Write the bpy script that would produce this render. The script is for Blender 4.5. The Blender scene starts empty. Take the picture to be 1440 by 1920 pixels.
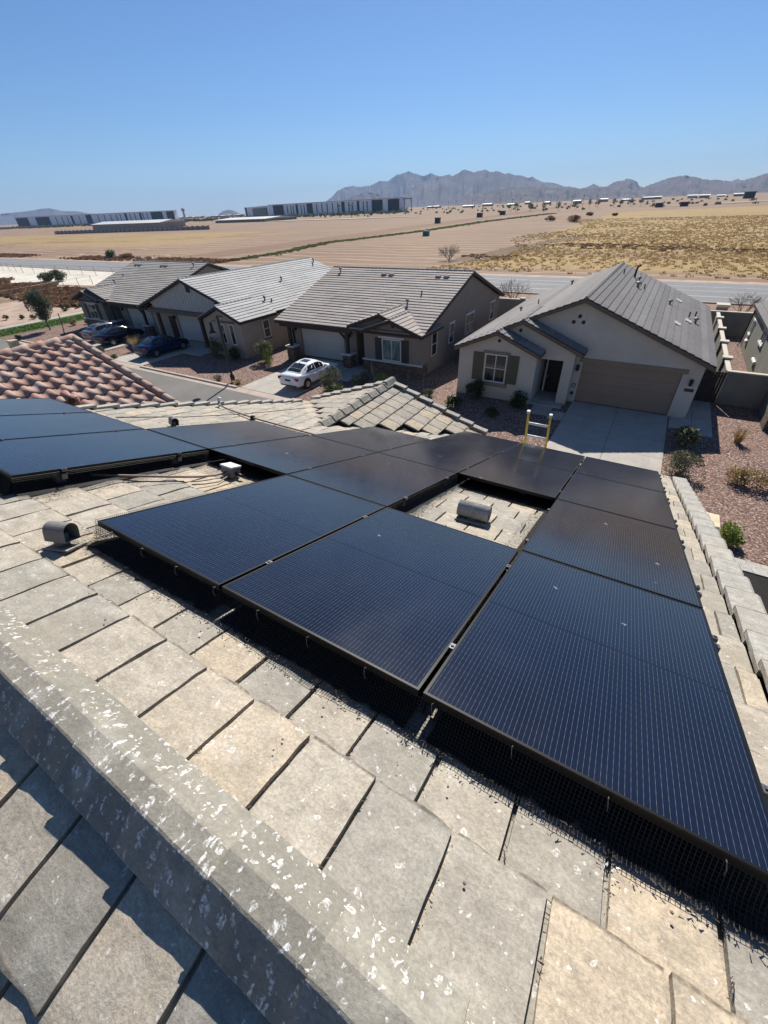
import bpy, math, random
import numpy as np
from mathutils import Vector, Matrix

random.seed(7)
rng = np.random.default_rng(7)
sc = bpy.context.scene
COL = sc.collection
PI = math.pi

# ------------------------------------------------------------------ camera
def cam_basis(yaw, pitch, roll):
    F = np.array([-math.sin(yaw)*math.cos(pitch), math.cos(yaw)*math.cos(pitch), -math.sin(pitch)])
    R = np.array([math.cos(yaw), math.sin(yaw), 0.0])
    U = np.cross(R, F)
    c, s = math.cos(roll), math.sin(roll)
    return c*R+s*U, -s*R+c*U, F
CR, CU, CF = cam_basis(.567912, .636562, -.0431342)
CAM = np.array([3.8235, -.7884, 9.8246])
cd = bpy.data.cameras.new('camera'); cam = bpy.data.objects.new('camera', cd); COL.objects.link(cam)
cd.sensor_fit = 'VERTICAL'; cd.sensor_height = 36.0; cd.lens = 769.98/1920*36
cd.clip_start = .05; cd.clip_end = 60000
m = Matrix(((CR[0], CU[0], -CF[0], CAM[0]), (CR[1], CU[1], -CF[1], CAM[1]), (CR[2], CU[2], -CF[2], CAM[2]), (0, 0, 0, 1)))
cam.matrix_world = m
sc.camera = cam

# ------------------------------------------------------------------ world, sun, exposure
SUN_EL, SUN_ROT = math.radians(41), math.radians(-19.3)
w = bpy.data.worlds.new('World'); sc.world = w; w.use_nodes = True
nt = w.node_tree; bg = nt.nodes['Background']
sky = nt.nodes.new('ShaderNodeTexSky'); sky.sky_type = 'NISHITA'; sky.sun_disc = False
sky.sun_elevation = SUN_EL; sky.sun_rotation = SUN_ROT % (2*PI)
sky.altitude = 300; sky.air_density = 1.0; sky.dust_density = 0.15; sky.ozone_density = 10.0
nt.links.new(sky.outputs[0], bg.inputs[0]); bg.inputs[1].default_value = 0.064
sd = bpy.data.lights.new('sun', 'SUN'); so = bpy.data.objects.new('sun', sd); COL.objects.link(so)
sd.energy = 5.0; sd.angle = math.radians(.53); sd.color = (1.0, .955, .88)
sdir = Vector((math.sin(SUN_ROT)*math.cos(SUN_EL), math.cos(SUN_ROT)*math.cos(SUN_EL), math.sin(SUN_EL)))
so.rotation_euler = (-sdir).to_track_quat('-Z', 'Y').to_euler(); so.location = (0, 0, 60)
sc.view_settings.view_transform = 'Standard'; sc.view_settings.look = 'None'
sc.view_settings.exposure = 0.6; sc.view_settings.gamma = 1.0
sc.view_settings.use_curve_mapping = False
sc.render.engine = 'CYCLES'
try:
    sc.cycles.use_denoising = True; sc.cycles.volume_bounces = 0
    sc.cycles.max_bounces = 6; sc.cycles.diffuse_bounces = 2; sc.cycles.caustics_reflective = False; sc.cycles.caustics_refractive = False
except Exception: pass

# ------------------------------------------------------------------ material helpers
def lin(h, k=1.0):
    h = h.lstrip('#'); r = []
    for i in (0, 2, 4):
        c = int(h[i:i+2], 16)/255
        r.append((c/12.92 if c <= .04045 else ((c+.055)/1.055)**2.4)*k)
    return tuple(r)+(1.0,)
class NT:
    def __init__(s, name):
        s.m = bpy.data.materials.new(name); s.m.use_nodes = True; s.t = s.m.node_tree
        s.b = s.t.nodes['Principled BSDF']; s.out = s.t.nodes['Material Output']
    def n(s, typ, props=None, **ins):
        nd = s.t.nodes.new('ShaderNode'+typ)
        for k, v in (props or {}).items(): setattr(nd, k, v)
        for k, v in ins.items():
            key = int(k[1:]) if k[0] == 'i' and k[1:].isdigit() else k.replace('_', ' ')
            s.set(nd.inputs[key], v)
        return nd
    def set(s, sock, v):
        if isinstance(v, bpy.types.NodeSocket): s.t.links.new(v, sock)
        else: sock.default_value = v
    def pos(s): return s.n('NewGeometry').outputs['Position']
    def obj(s): return s.n('TexCoord').outputs['Object']
    def noise(s, vec, scale, detail=4, rough=.55, dist=0):
        return s.n('TexNoise', Vector=vec, Scale=scale, Detail=detail, Roughness=rough, Distortion=dist).outputs['Fac']
    def vor(s, vec, scale, feature='F1', out='Distance', rnd=1.0):
        return s.n('TexVoronoi', {'feature': feature}, Vector=vec, Scale=scale, Randomness=rnd).outputs[out]
    def math(s, op, a, b=0.0, c=0.0, clamp=False):
        return s.n('Math', {'operation': op, 'use_clamp': clamp}, i0=a, i1=b, i2=c).outputs[0]
    def mapr(s, v, a, b, c=0.0, d=1.0, smooth=False):
        return s.n('MapRange', {'interpolation_type': 'SMOOTHSTEP' if smooth else 'LINEAR'}, Value=v, From_Min=a, From_Max=b, To_Min=c, To_Max=d).outputs[0]
    def mix(s, f, a, b, mode='MIX'):
        nd = s.n('Mix', {'data_type': 'RGBA', 'blend_type': mode}); s.set(nd.inputs[0], f); s.set(nd.inputs[6], a); s.set(nd.inputs[7], b)
        return nd.outputs[2]
    def vmul(s, v, xyz): return s.n('VectorMath', {'operation': 'MULTIPLY'}, i0=v, i1=xyz).outputs[0]
    def vadd(s, v, u): return s.n('VectorMath', {'operation': 'ADD'}, i0=v, i1=u).outputs[0]
    def xyz(s, v): return s.n('SeparateXYZ', i0=v).outputs
    def bump(s, h, strength=.3, dist=.01):
        s.set(s.b.inputs['Normal'], s.n('Bump', Strength=strength, Distance=dist, Height=h).outputs[0])
    def fin(s, col, rough=.8, metal=0.0, spec=.35):
        s.set(s.b.inputs['Base Color'], col); s.set(s.b.inputs['Roughness'], rough); s.set(s.b.inputs['Metallic'], metal)
        s.set(s.b.inputs['Specular IOR Level'], spec)
        return s.m
def plain(name, col, rough=.7, var=.25, scale=3.0, metal=0.0, bump=0.0, bscale=60, spec=.35):
    k = NT(name); p = k.pos()
    c = col if len(col) == 4 else tuple(col)+(1,)
    f = k.noise(p, scale, 5, .65)
    dk = tuple(x*(1-var) for x in c[:3])+(1,); lt = tuple(min(1, x*(1+var*.6)) for x in c[:3])+(1,)
    colr = k.mix(k.mapr(f, .3, .7), dk, lt)
    if bump: k.bump(k.noise(p, bscale, 3), bump, .01)
    return k.fin(colr, rough, metal, spec)

M = {}
# -- own roof tiles: slate-faced concrete, cream and grey, bird droppings
def tile_material(name, c1, c2, c3, drop, ridge=False):
    k = NT(name); p = k.pos()
    isl = k.n('NewGeometry').outputs['Random Per Island']; ob = k.n('ObjectInfo').outputs['Random']
    r = k.math('FRACT', k.math('ADD', isl, ob))
    base = k.mix(k.mapr(r, .2, .7, smooth=True), c1, c2)
    base = k.mix(k.mapr(k.math('FRACT', k.math('MULTIPLY', r, 7.3)), .72, .95), base, c3)
    wv = k.noise(k.vmul(p, (1.0, 1.6, 1.0)), 9, 7, .72, .5)
    base = k.mix(k.mapr(wv, .32, .68), k.mix(.55, base, (.15, .14, .12, 1)), base)
    vein = k.noise(k.vmul(p, (1.0, 1.5, 1.0)), 21, 5, .68, 1.1)
    base = k.mix(k.mapr(k.math('ABSOLUTE', k.math('SUBTRACT', vein, .5)), 0, .05, .34, 0), base, (.16, .14, .115, 1))
    base = k.mix(k.mapr(k.noise(p, 5.0, 4, .6), .54, .7, 0, .3), base, (.62, .585, .5, 1))
    fine = k.noise(p, 95, 3, .7)
    base = k.mix(k.mapr(fine, .3, .62, 0, 1), k.mix(.38, base, (.12, .105, .085, 1)), base)
    st = k.noise(p, 2.6, 4, .6)
    base = k.mix(k.mapr(st, .56, .75, 0, .45), base, (.24, .2, .14, 1))
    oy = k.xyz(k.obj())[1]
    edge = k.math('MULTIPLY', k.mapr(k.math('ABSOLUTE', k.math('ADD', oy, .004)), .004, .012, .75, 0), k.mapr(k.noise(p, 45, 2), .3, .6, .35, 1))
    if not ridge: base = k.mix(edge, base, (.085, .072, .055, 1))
    pw = k.vadd(p, k.vmul(k.n('TexNoise', Vector=p, Scale=26.0, Detail=3).outputs['Color'], (.05, .05, .05)))
    sp = k.vor(pw, drop[0]); rc = k.xyz(k.vor(pw, drop[0], out='Color'))
    rad = k.math('MULTIPLY', k.math('SUBTRACT', rc[0], drop[1], clamp=True), drop[2])
    rel = k.math('DIVIDE', sp, k.math('ADD', rad, .0001))
    mask = k.math('MULTIPLY', k.mapr(rel, 1.0, .8), k.mapr(rel, .2, .75, .35, 1))
    ring = k.math('MULTIPLY', mask, k.mapr(k.noise(p, 130, 3), .38, .62))
    if ridge:
        vs = k.vmul(pw, (1.0, .32, .32)); s2 = k.vor(vs, 58); r2 = k.xyz(k.vor(vs, 58, out='Color'))
        m2 = k.math('MULTIPLY', k.math('LESS_THAN', s2, k.math('MULTIPLY', k.math('SUBTRACT', r2[1], .25, clamp=True), .62)), k.mapr(k.noise(p, 90, 2), .4, .6))
        ring = k.math('MAXIMUM', ring, m2)
    p2 = k.vadd(k.vadd(p, k.vmul(k.n('TexNoise', Vector=p, Scale=70.0, Detail=3).outputs['Color'], (.022, .022, .022))), (3.3, 1.7, 0)); s3 = k.vor(p2, 46); r3 = k.xyz(k.vor(p2, 46, out='Color'))
    m3 = k.math('LESS_THAN', s3, k.math('MULTIPLY', k.math('SUBTRACT', r3[2], .70, clamp=True), .9))
    ring = k.math('MAXIMUM', ring, k.math('MULTIPLY', m3, k.mapr(k.noise(p, 210, 2), .35, .6, .15, .95)))
    base = k.mix(k.math('MULTIPLY', ring, .8), base, (.74, .73, .69, 1))
    hgt = k.math('ADD', k.math('MULTIPLY', wv, .8), k.math('MULTIPLY', fine, .35))
    k.bump(hgt, .42, .012)
    return k.fin(base, .88, 0, .25)
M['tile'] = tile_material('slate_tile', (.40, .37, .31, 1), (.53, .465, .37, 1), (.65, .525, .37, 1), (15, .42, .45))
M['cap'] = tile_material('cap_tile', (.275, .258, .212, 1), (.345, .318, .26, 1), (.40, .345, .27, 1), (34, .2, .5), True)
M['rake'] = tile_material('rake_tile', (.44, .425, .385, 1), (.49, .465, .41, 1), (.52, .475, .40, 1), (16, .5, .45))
M['deck'] = plain('dark_underlay', (.05, .043, .037, 1), .95, .4, 20)
# -- solar glass
def solar_material():
    k = NT('solar_cells'); o = k.obj(); x, y, z = k.xyz(o)
    W, L = 1.13, 1.722
    def line(v, pitch, wid):   # 1 on a line
        f = k.math('FRACT', k.math('ADD', k.math('DIVIDE', v, pitch), .5))
        return k.math('LESS_THAN', k.math('ABSOLUTE', k.math('SUBTRACT', f, .5)), wid/pitch/2)
    bus = line(k.math('SUBTRACT', x, .02), (W-.04)/60, .0011)
    dash = k.mapr(k.math('SINE', k.math('MULTIPLY', y, 2*PI/.041)), -.6, .9, .55, 1)
    node = line(y, .0841, .004)
    bus = k.math('MULTIPLY', bus, k.math('MAXIMUM', dash, k.math('MULTIPLY', node, 1.6)))
    cell = k.math('MAXIMUM', line(k.math('SUBTRACT', x, .02), (W-.04)/6, .004), line(k.math('SUBTRACT', y, .02), (L-.04)/20, .003))
    half = k.math('LESS_THAN', k.math('ABSOLUTE', k.math('SUBTRACT', y, L/2)), .0075)
    p = k.pos()
    base = k.mix(k.mapr(k.noise(p, 1.2, 2), .35, .65), (.003, .005, .014, 1), (.0045, .008, .022, 1))
    base = k.mix(cell, base, (.004, .005, .010, 1)); base = k.mix(half, base, (.003, .003, .006, 1))
    base = k.mix(k.math('MULTIPLY', bus, k.math('SUBTRACT', 1.0, half)), base, (.125, .135, .155, 1))
    # dust film and dried splashes
    pw = k.vadd(p, k.vmul(k.n('TexNoise', Vector=p, Scale=30.0, Detail=3).outputs['Color'], (.05, .05, .05)))
    sp = k.vor(pw, 5.0); rc = k.xyz(k.vor(pw, 5.0, out='Color'))
    spl = k.math('MULTIPLY', k.math('LESS_THAN', sp, k.math('MULTIPLY', k.math('SUBTRACT', rc[0], .72, clamp=True), .42)), k.mapr(k.noise(p, 120, 2), .42, .62))
    base = k.mix(k.math('MULTIPLY', spl, .5), base, (.5, .5, .5, 1))
    dust = k.noise(k.vmul(p, (1.0, .35, 1.0)), 3.2, 6, .7)
    base = k.mix(k.mapr(dust, .35, .8, .002, .009), base, (.40, .41, .42, 1))
    rough = k.mapr(dust, .3, .7, .10, .17)
    k.set(k.b.inputs['IOR'], 1.45)
    k.bump(k.noise(p, 5.0, 2), .012, .02)
    return k.fin(base, rough, 0, .5)
M['cells'] = solar_material()
M['frame'] = plain('black_frame', (.003, .003, .0034, 1), .4, .2, 8, 0, spec=.25)
M['alu'] = plain('aluminium', (.42, .42, .43, 1), .38, .2, 30, .9)
M['rail'] = plain('dark_aluminium', (.13, .13, .135, 1), .45, .2, 30, .6)
M['wire'] = plain('black_wire', (.012, .012, .012, 1), .55, .2, 30)
# -- general
def stucco(name, col, var=.1):
    k = NT(name); p = k.pos(); f = k.noise(p, .9, 5, .65); g = k.noise(p, 40, 3)
    dk = tuple(c*(1-var) for c in col)+(1,); lt = tuple(c*(1+var*.6) for c in col)+(1,)
    zz = k.xyz(p)[2]
    c = k.mix(k.mapr(f, .3, .7), dk, lt)
    c = k.mix(k.math('MULTIPLY', k.mapr(zz, .5, 0), k.mapr(k.noise(p, 5, 4), .35, .7, 0, .5)), c, (.2, .15, .11, 1))
    k.bump(g, .35, .012)
    return k.fin(c, .92, 0, .2)
M['stucco_cream'] = stucco('stucco_cream', (.50, .47, .41))
M['stucco_taupe'] = stucco('stucco_taupe', (.27, .225, .185))
M['stucco_tan'] = stucco('stucco_tan', (.36, .31, .245))
M['stucco_grey'] = stucco('stucco_grey', (.27, .26, .225))
M['stucco_sage'] = stucco('stucco_sage', (.23, .225, .185))
M['stucco_own'] = stucco('stucco_own', (.42, .37, .30))
M['block'] = stucco('block_wall', (.25, .235, .20), .15)
M['block_cap'] = stucco('wall_cap', (.55, .50, .41))
M['trim_brown'] = plain('brown_trim', (.13, .098, .072, 1), .7)
M['trim_dark'] = plain('dark_timber', (.045, .032, .026, 1), .7)
M['trim_red'] = plain('red_brown_timber', (.085, .04, .03, 1), .7)
M['trim_white'] = plain('white_trim', (.62, .60, .56, 1), .6, .1)
M['trim_tan'] = plain('tan_trim', (.24, .185, .135, 1), .75, .12)
M['board'] = plain('painted_board', (.46, .45, .42, 1), .75, .12)
M['shutter'] = plain('olive_shutter', (.10, .10, .065, 1), .65, .15)
M['shutter_dark'] = plain('dark_green_shutter', (.045, .048, .04, 1), .65, .15)
M['door_tan'] = plain('tan_garage_door', (.25, .19, .14, 1), .6, .07, .6)
M['door_white'] = plain('white_garage_door', (.50, .48, .44, 1), .6, .07, .6)
M['door_dark'] = plain('dark_door', (.012, .010, .010, 1), .5)
M['door_brown'] = plain('brown_door', (.05, .025, .018, 1), .5)
def glass(name, col, rough=.06):
    k = NT(name); p = k.pos(); k.bump(k.noise(p, 1.5, 2), .02, .05)
    c = k.mix(k.mapr(k.noise(k.vmul(p, (3, 3, .4)), 2.5, 3), .4, .6), col, tuple(x*2.2 for x in col[:3])+(1,))
    return k.fin(c, rough, 0, .6)
M['glass'] = glass('window_glass', (.018, .022, .026, 1))
M['glass_teal'] = glass('teal_glass', (.07, .11, .11, 1))
M['glass_car'] = glass('car_glass', (.012, .013, .014, 1), .04)
M['stone'] = NT('stacked_stone')
def stone_mat():
    k = M['stone']; p = k.pos()
    c = k.vor(k.vmul(p, (2.2, 2.2, 7)), 1.6, out='Color'); f = k.xyz(c)[0]
    col = k.mix(f, (.09, .06, .045, 1), (.2, .15, .115, 1))
    e = k.vor(k.vmul(p, (2.2, 2.2, 7)), 1.6, feature='DISTANCE_TO_EDGE')
    col = k.mix(k.mapr(e, 0, .05), (.03, .025, .02, 1), col); k.bump(e, .6, .03)
    return k.fin(col, .9)
M['stone'] = stone_mat()
def flat_tile(name, a, b):
    k = NT(name); p = k.pos(); isl = k.n('NewGeometry').outputs['Random Per Island']
    ob = k.n('ObjectInfo').outputs['Random']
    c = k.mix(k.math('FRACT', k.math('ADD', isl, ob)), a, b)
    f = k.noise(p, 6, 5, .7); c = k.mix(k.mapr(f, .35, .7), k.mix(.35, c, (.08, .07, .06, 1)), c)
    c = k.mix(k.mapr(k.noise(p, .5, 3), .5, .75, 0, .35), c, tuple(x*.6 for x in a[:3])+(1,))
    k.bump(k.noise(p, 30, 3), .3, .01)
    return k.fin(c, .9, 0, .2)
M['roof_taupe'] = flat_tile('taupe_roof_tile', (.40, .35, .31, 1), (.48, .43, .385, 1))
M['roof_grey'] = flat_tile('pale_grey_roof_tile', (.47, .46, .44, 1), (.55, .54, .52, 1))
M['roof_brown'] = flat_tile('grey_brown_roof_tile', (.35, .325, .29, 1), (.43, .40, .36, 1))
M['roof_dark'] = flat_tile('slate_grey_roof_tile', (.245, .228, .215, 1), (.33, .31, .29, 1))
M['red_tile'] = flat_tile('red_clay_tile', (.45, .255, .195, 1), (.50, .38, .31, 1))
M['vent_metal'] = plain('painted_vent', (.19, .18, .165, 1), .55, .25, 25, .0, .1)
M['vent_pale'] = tile_material('pale_vent', (.52, .51, .48, 1), (.55, .54, .5, 1), (.55, .53, .48, 1), (26, .3, .5))
M['black'] = plain('black_paint', (.015, .015, .016, 1), .4, .2)
M['white_metal'] = plain('white_metal', (.7, .7, .68, 1), .4, .1)
M['yellow'] = plain('yellow_fibreglass', (.62, .47, .06, 1), .45, .15, 15)
M['pink_stub'] = plain('terracotta_pipe', (.36, .19, .15, 1), .6)
M['conduit'] = plain('weathered_conduit', (.33, .235, .18, 1), .6, .3, 20)
M['cream'] = plain('cream_block', (.66, .55, .36, 1), .8)
# -- ground surfaces
def asphalt(name, col, var=.25):
    k = NT(name); p = k.pos(); f = k.noise(p, .35, 6, .7); g = k.noise(p, 60, 2)
    c = k.mix(k.mapr(f, .3, .7), tuple(x*(1-var) for x in col)+(1,), tuple(x*(1+var) for x in col)+(1,))
    c = k.mix(k.mapr(g, .4, .7, 0, .35), c, (.2, .19, .18, 1))
    k.bump(g, .3, .01); return k.fin(c, .92, 0, .2)
M['asphalt'] = asphalt('asphalt', (.165, .155, .14), .18)
M['road'] = asphalt('worn_asphalt', (.20, .20, .20), .12)
M['paint'] = plain('road_paint', (.5, .5, .49, 1), .7, .15)
def concrete(name, col):
    k = NT(name); p = k.pos(); f = k.noise(p, 1.1, 6, .7)
    c = k.mix(k.mapr(f, .3, .72), tuple(x*.82 for x in col)+(1,), tuple(x*1.08 for x in col)+(1,))
    tr = k.noise(k.vmul(p, (1.6, .18, 1)), 1.0, 4, .6)
    c = k.mix(k.mapr(tr, .55, .75, 0, .4), c, tuple(x*.55 for x in col)+(1,))
    k.bump(k.noise(p, 70, 2), .2, .006); return k.fin(c, .9, 0, .2)
M['concrete'] = concrete('concrete', (.42, .385, .335))
M['kerb'] = concrete('kerb_concrete', (.46, .375, .30))
def gravel():
    k = NT('red_gravel'); p = k.pos(); pv = k.vmul(p, (1, 1, 0))
    d = k.vor(pv, 15); c = k.xyz(k.vor(pv, 15, out='Color'))
    col = k.mix(c[0], (.135, .075, .058, 1), (.33, .215, .175, 1)); col = k.mix(k.mapr(c[1], .78, .95), col, (.48, .38, .33, 1))
    col = k.mix(k.mapr(d, .45, .75), col, (.07, .045, .035, 1))
    col = k.mix(k.mapr(k.noise(p, .6, 4), .4, .7, 0, .35), col, (.30, .20, .15, 1))
    k.bump(k.math('SUBTRACT', 1.0, d), .8, .03); return k.fin(col, .95, 0, .2)
M['gravel'] = gravel()
def ground():
    k = NT('desert_soil'); p = k.pos(); x, y, z = k.xyz(p)
    n1 = k.noise(p, .012, 6, .65); n2 = k.noise(p, .06, 6, .7); n3 = k.noise(p, .6, 5, .7); n4 = k.noise(k.vmul(p, (.02, .12, 1)), 1.0, 5, .6)
    soil = k.mix(k.mapr(n1, .35, .65), (.22, .152, .10, 1), (.31, .224, .155, 1))
    soil = k.mix(k.mapr(n2, .46, .7, 0, .55), soil, (.24, .155, .105, 1))
    soil = k.mix(k.mapr(n4, .46, .62, 0, .6), soil, (.235, .15, .10, 1))
    tk = k.noise(k.vmul(k.vadd(p, k.vmul(k.n('TexNoise', Vector=p, Scale=.02, Detail=2.0).outputs['Color'], (60, 60, 0))), (.03, .5, 0)), 1.0, 3, .5)
    soil = k.mix(k.mapr(k.math('ABSOLUTE', k.math('SUBTRACT', tk, .5)), 0, .035, .55, 0), soil, (.19, .12, .082, 1))
    soil = k.mix(k.mapr(k.noise(p, .018, 5, .6), .54, .66, 0, .6), soil, (.30, .21, .12, 1))
    soil = k.mix(k.mapr(n3, .35, .7, .3, 0), soil, (.2, .13, .09, 1))
    # wheel ruts: curving light and dark bands
    ru = k.n('TexWave', {'wave_type': 'RINGS'}, Vector=k.vadd(p, (60, -60, 0)), Scale=.05, Distortion=9.0, Detail=3.0, Detail_Scale=.6).outputs['Fac']
    soil = k.mix(k.mapr(ru, .8, 1.0, 0, .35), soil, (.54, .43, .33, 1))
    straw = k.mix(k.mapr(n3, .3, .7), (.26, .175, .078, 1), (.41, .295, .14, 1))
    rows = k.n('TexWave', {'bands_direction': 'X'}, Vector=p, Scale=.14, Distortion=2.5, Detail=3.0).outputs['Fac']
    straw = k.mix(k.mapr(rows, .4, 1, 0, .35), straw, (.30, .21, .10, 1))
    brn = k.noise(k.vmul(p, (.018, .055, 1)), 1.0, 6, .7)
    straw = k.mix(k.mapr(brn, .53, .62, 0, .65), straw, (.16, .10, .066, 1))
    wob = k.math('MULTIPLY', k.math('SUBTRACT', k.noise(p, .03, 5, .6), .5), 34.0)
    mr = k.mapr(k.math('ADD', x, wob), -37, -31); mr = k.math('MULTIPLY', mr, k.mapr(y, 84, 90)); 
    farcut = k.mapr(k.math('ADD', y, k.math('ADD', wob, k.math('MULTIPLY', x, -.25))), 345, 360, 1, 0)
    mr = k.math('MULTIPLY', mr, farcut)
    c = k.mix(mr, soil, straw)
    # field tracks across the straw
    for Yc, wd, colr in ((162, 2.2, (.50, .40, .27, 1)), (165.5, 1.2, (.09, .06, .045, 1)), (243, 2.0, (.09, .062, .045, 1)), (247, 2.0, (.42, .30, .2, 1))):
        t = k.math('LESS_THAN', k.math('ABSOLUTE', k.math('SUBTRACT', k.math('ADD', y, k.math('MULTIPLY', wob, .12)), Yc)), wd)
        c = k.mix(k.math('MULTIPLY', t, k.math('MULTIPLY', k.mapr(x, -38, -20), .8)), c, colr)
    # dark burnt border
    bd = k.math('LESS_THAN', k.math('ABSOLUTE', k.math('SUBTRACT', k.math('ADD', x, k.math('MULTIPLY', wob, .8)), k.math('ADD', -33.0, k.math('MULTIPLY', k.math('SUBTRACT', y, 100.0), .12)))), 4.5)
    bd = k.math('MULTIPLY', bd, k.math('MULTIPLY', k.mapr(y, 93, 98), k.mapr(y, 150, 165, 1, 0)))
    c = k.mix(k.math('MULTIPLY', bd, k.mapr(n3, .35, .6, .4, .9)), c, (.115, .075, .052, 1))
    # straw on the far left
    ml = k.math('MULTIPLY', k.mapr(k.math('ADD', x, wob), -150, -200), k.math('MULTIPLY', k.mapr(k.math('ADD', y, wob), 112, 125), k.mapr(k.math('ADD', y, wob), 200, 215, 1, 0)))
    c = k.mix(k.math('MULTIPLY', ml, .85), c, straw)
    # ditch bank, dark
    dk = k.math('LESS_THAN', k.math('ABSOLUTE', k.math('ADD', k.math('SUBTRACT', x, -117.0), k.math('MULTIPLY', k.math('SUBTRACT', y, 110.0), -.04))), k.math('ADD', 9.0, k.math('MULTIPLY', wob, .3)))
    c = k.mix(k.math('MULTIPLY', k.math('MULTIPLY', dk, k.mapr(y, 82, 95)), .6), c, (.19, .115, .075, 1))
    k.bump(k.math('ADD', n2, k.math('MULTIPLY', n3, .3)), .5, .6)
    return k.fin(c, .95, 0, .1)
M['ground'] = ground()
M['pale_gravel'] = plain('pale_gravel', (.60, .55, .46, 1), .95, .2, .3)
M['tan_dirt'] = plain('tan_dirt', (.40, .29, .215, 1), .95, .35, .5, 0, .4, 8)
M['brown_dirt'] = plain('brown_dirt', (.24, .15, .10, 1), .95, .4, .5, 0, .4, 8)
M['lawn'] = plain('lawn', (.085, .15, .03, 1), .9, .4, 1.5, 0, .5, 40)
def leaf(name, a, b, trans=.25):
    k = NT(name); isl = k.n('NewGeometry').outputs['Random Per Island']
    c = k.mix(isl, a, b); k.fin(c, .6, 0, .3)
    tr = k.n('BsdfTranslucent', Color=c); mx = k.n('MixShader'); k.set(mx.inputs[0], trans)
    k.t.links.new(k.b.outputs[0], mx.inputs[1]); k.t.links.new(tr.outputs[0], mx.inputs[2]); k.t.links.new(mx.outputs[0], k.out.inputs[0])
    return k.m
M['leaf_green'] = leaf('green_leaf', (.045, .075, .022, 1), (.11, .15, .045, 1))
M['leaf_sage'] = leaf('sage_leaf', (.085, .095, .055, 1), (.19, .19, .11, 1))
M['leaf_olive'] = leaf('olive_leaf', (.07, .085, .05, 1), (.16, .18, .11, 1))
M['leaf_dark'] = leaf('dark_leaf', (.03, .05, .018, 1), (.06, .09, .03, 1))
M['leaf_bright'] = leaf('bright_leaf', (.14, .19, .03, 1), (.30, .36, .08, 1))
M['leaf_dry'] = leaf('dry_grass_blade', (.26, .17, .07, 1), (.46, .34, .17, 1))
M['leaf_brush'] = leaf('brown_brush', (.16, .085, .045, 1), (.30, .18, .10, 1))
M['leaf_weed'] = leaf('ditch_weed', (.11, .13, .045, 1), (.22, .24, .10, 1))
M['field_straw'] = leaf('field_straw', (.37, .255, .115, 1), (.50, .365, .18, 1), .35)
M['bark'] = plain('bark', (.13, .095, .07, 1), .9, .3, 12)
M['twig'] = plain('dry_twig', (.20, .155, .12, 1), .9, .3, 12)
M['dark_debris'] = plain('nest_debris', (.075, .055, .04, 1), .95, .5, 60)
M['shade_debris'] = plain('shade_and_debris', (.02, .016, .013, 1), .95, .6, 40, 0, .8, 60)  # near-black: painted shade under the panels, also debris beside the vent gap
M['rock'] = NT('mountain_rock')
def rock():
    k = M['rock']; p = k.pos(); n = k.noise(p, .004, 8, .7); n2 = k.noise(p, .02, 5, .7)
    c = k.mix(k.mapr(n, .35, .65), (.085, .07, .066, 1), (.145, .12, .11, 1)); c = k.mix(k.mapr(n2, .4, .7, 0, .5), c, (.10, .085, .06, 1))
    k.bump(n2, .7, 30); return k.fin(c, .95, 0, .1)
M['rock'] = rock()
M['wh_white'] = plain('white_panel', (.82, .83, .85, 1), .7, .06, .02)
M['wh_dark'] = plain('dark_cladding', (.03, .035, .045, 1), .4, .2, .1)
M['far_white'] = plain('far_white_roof', (.55, .54, .52, 1), .6, .15, .02)
M['far_tan'] = plain('far_tan_wall', (.36, .30, .24, 1), .8, .15, .05)
M['teal'] = plain('teal_paint', (.03, .14, .11, 1), .6)
M['paint_white'] = plain('white_car_paint', (.78, .78, .77, 1), .22, .03, 1, 0, spec=.6)
M['paint_navy'] = plain('navy_car_paint', (.006, .010, .028, 1), .2, .1, 1, .2, spec=.6)
M['paint_blue'] = plain('blue_car_paint', (.004, .02, .066, 1), .2, .1, 1, .2, spec=.6)
M['paint_silver'] = plain('silver_car_paint', (.24, .24, .25, 1), .25, .05, 1, .5, spec=.6)
M['tyre'] = plain('tyre', (.02, .02, .02, 1), .8)
M['red_lens'] = plain('red_lens', (.32, .012, .015, 1), .2)
M['water'] = plain('ditch_water', (.30, .33, .33, 1), .15, .1)

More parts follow.
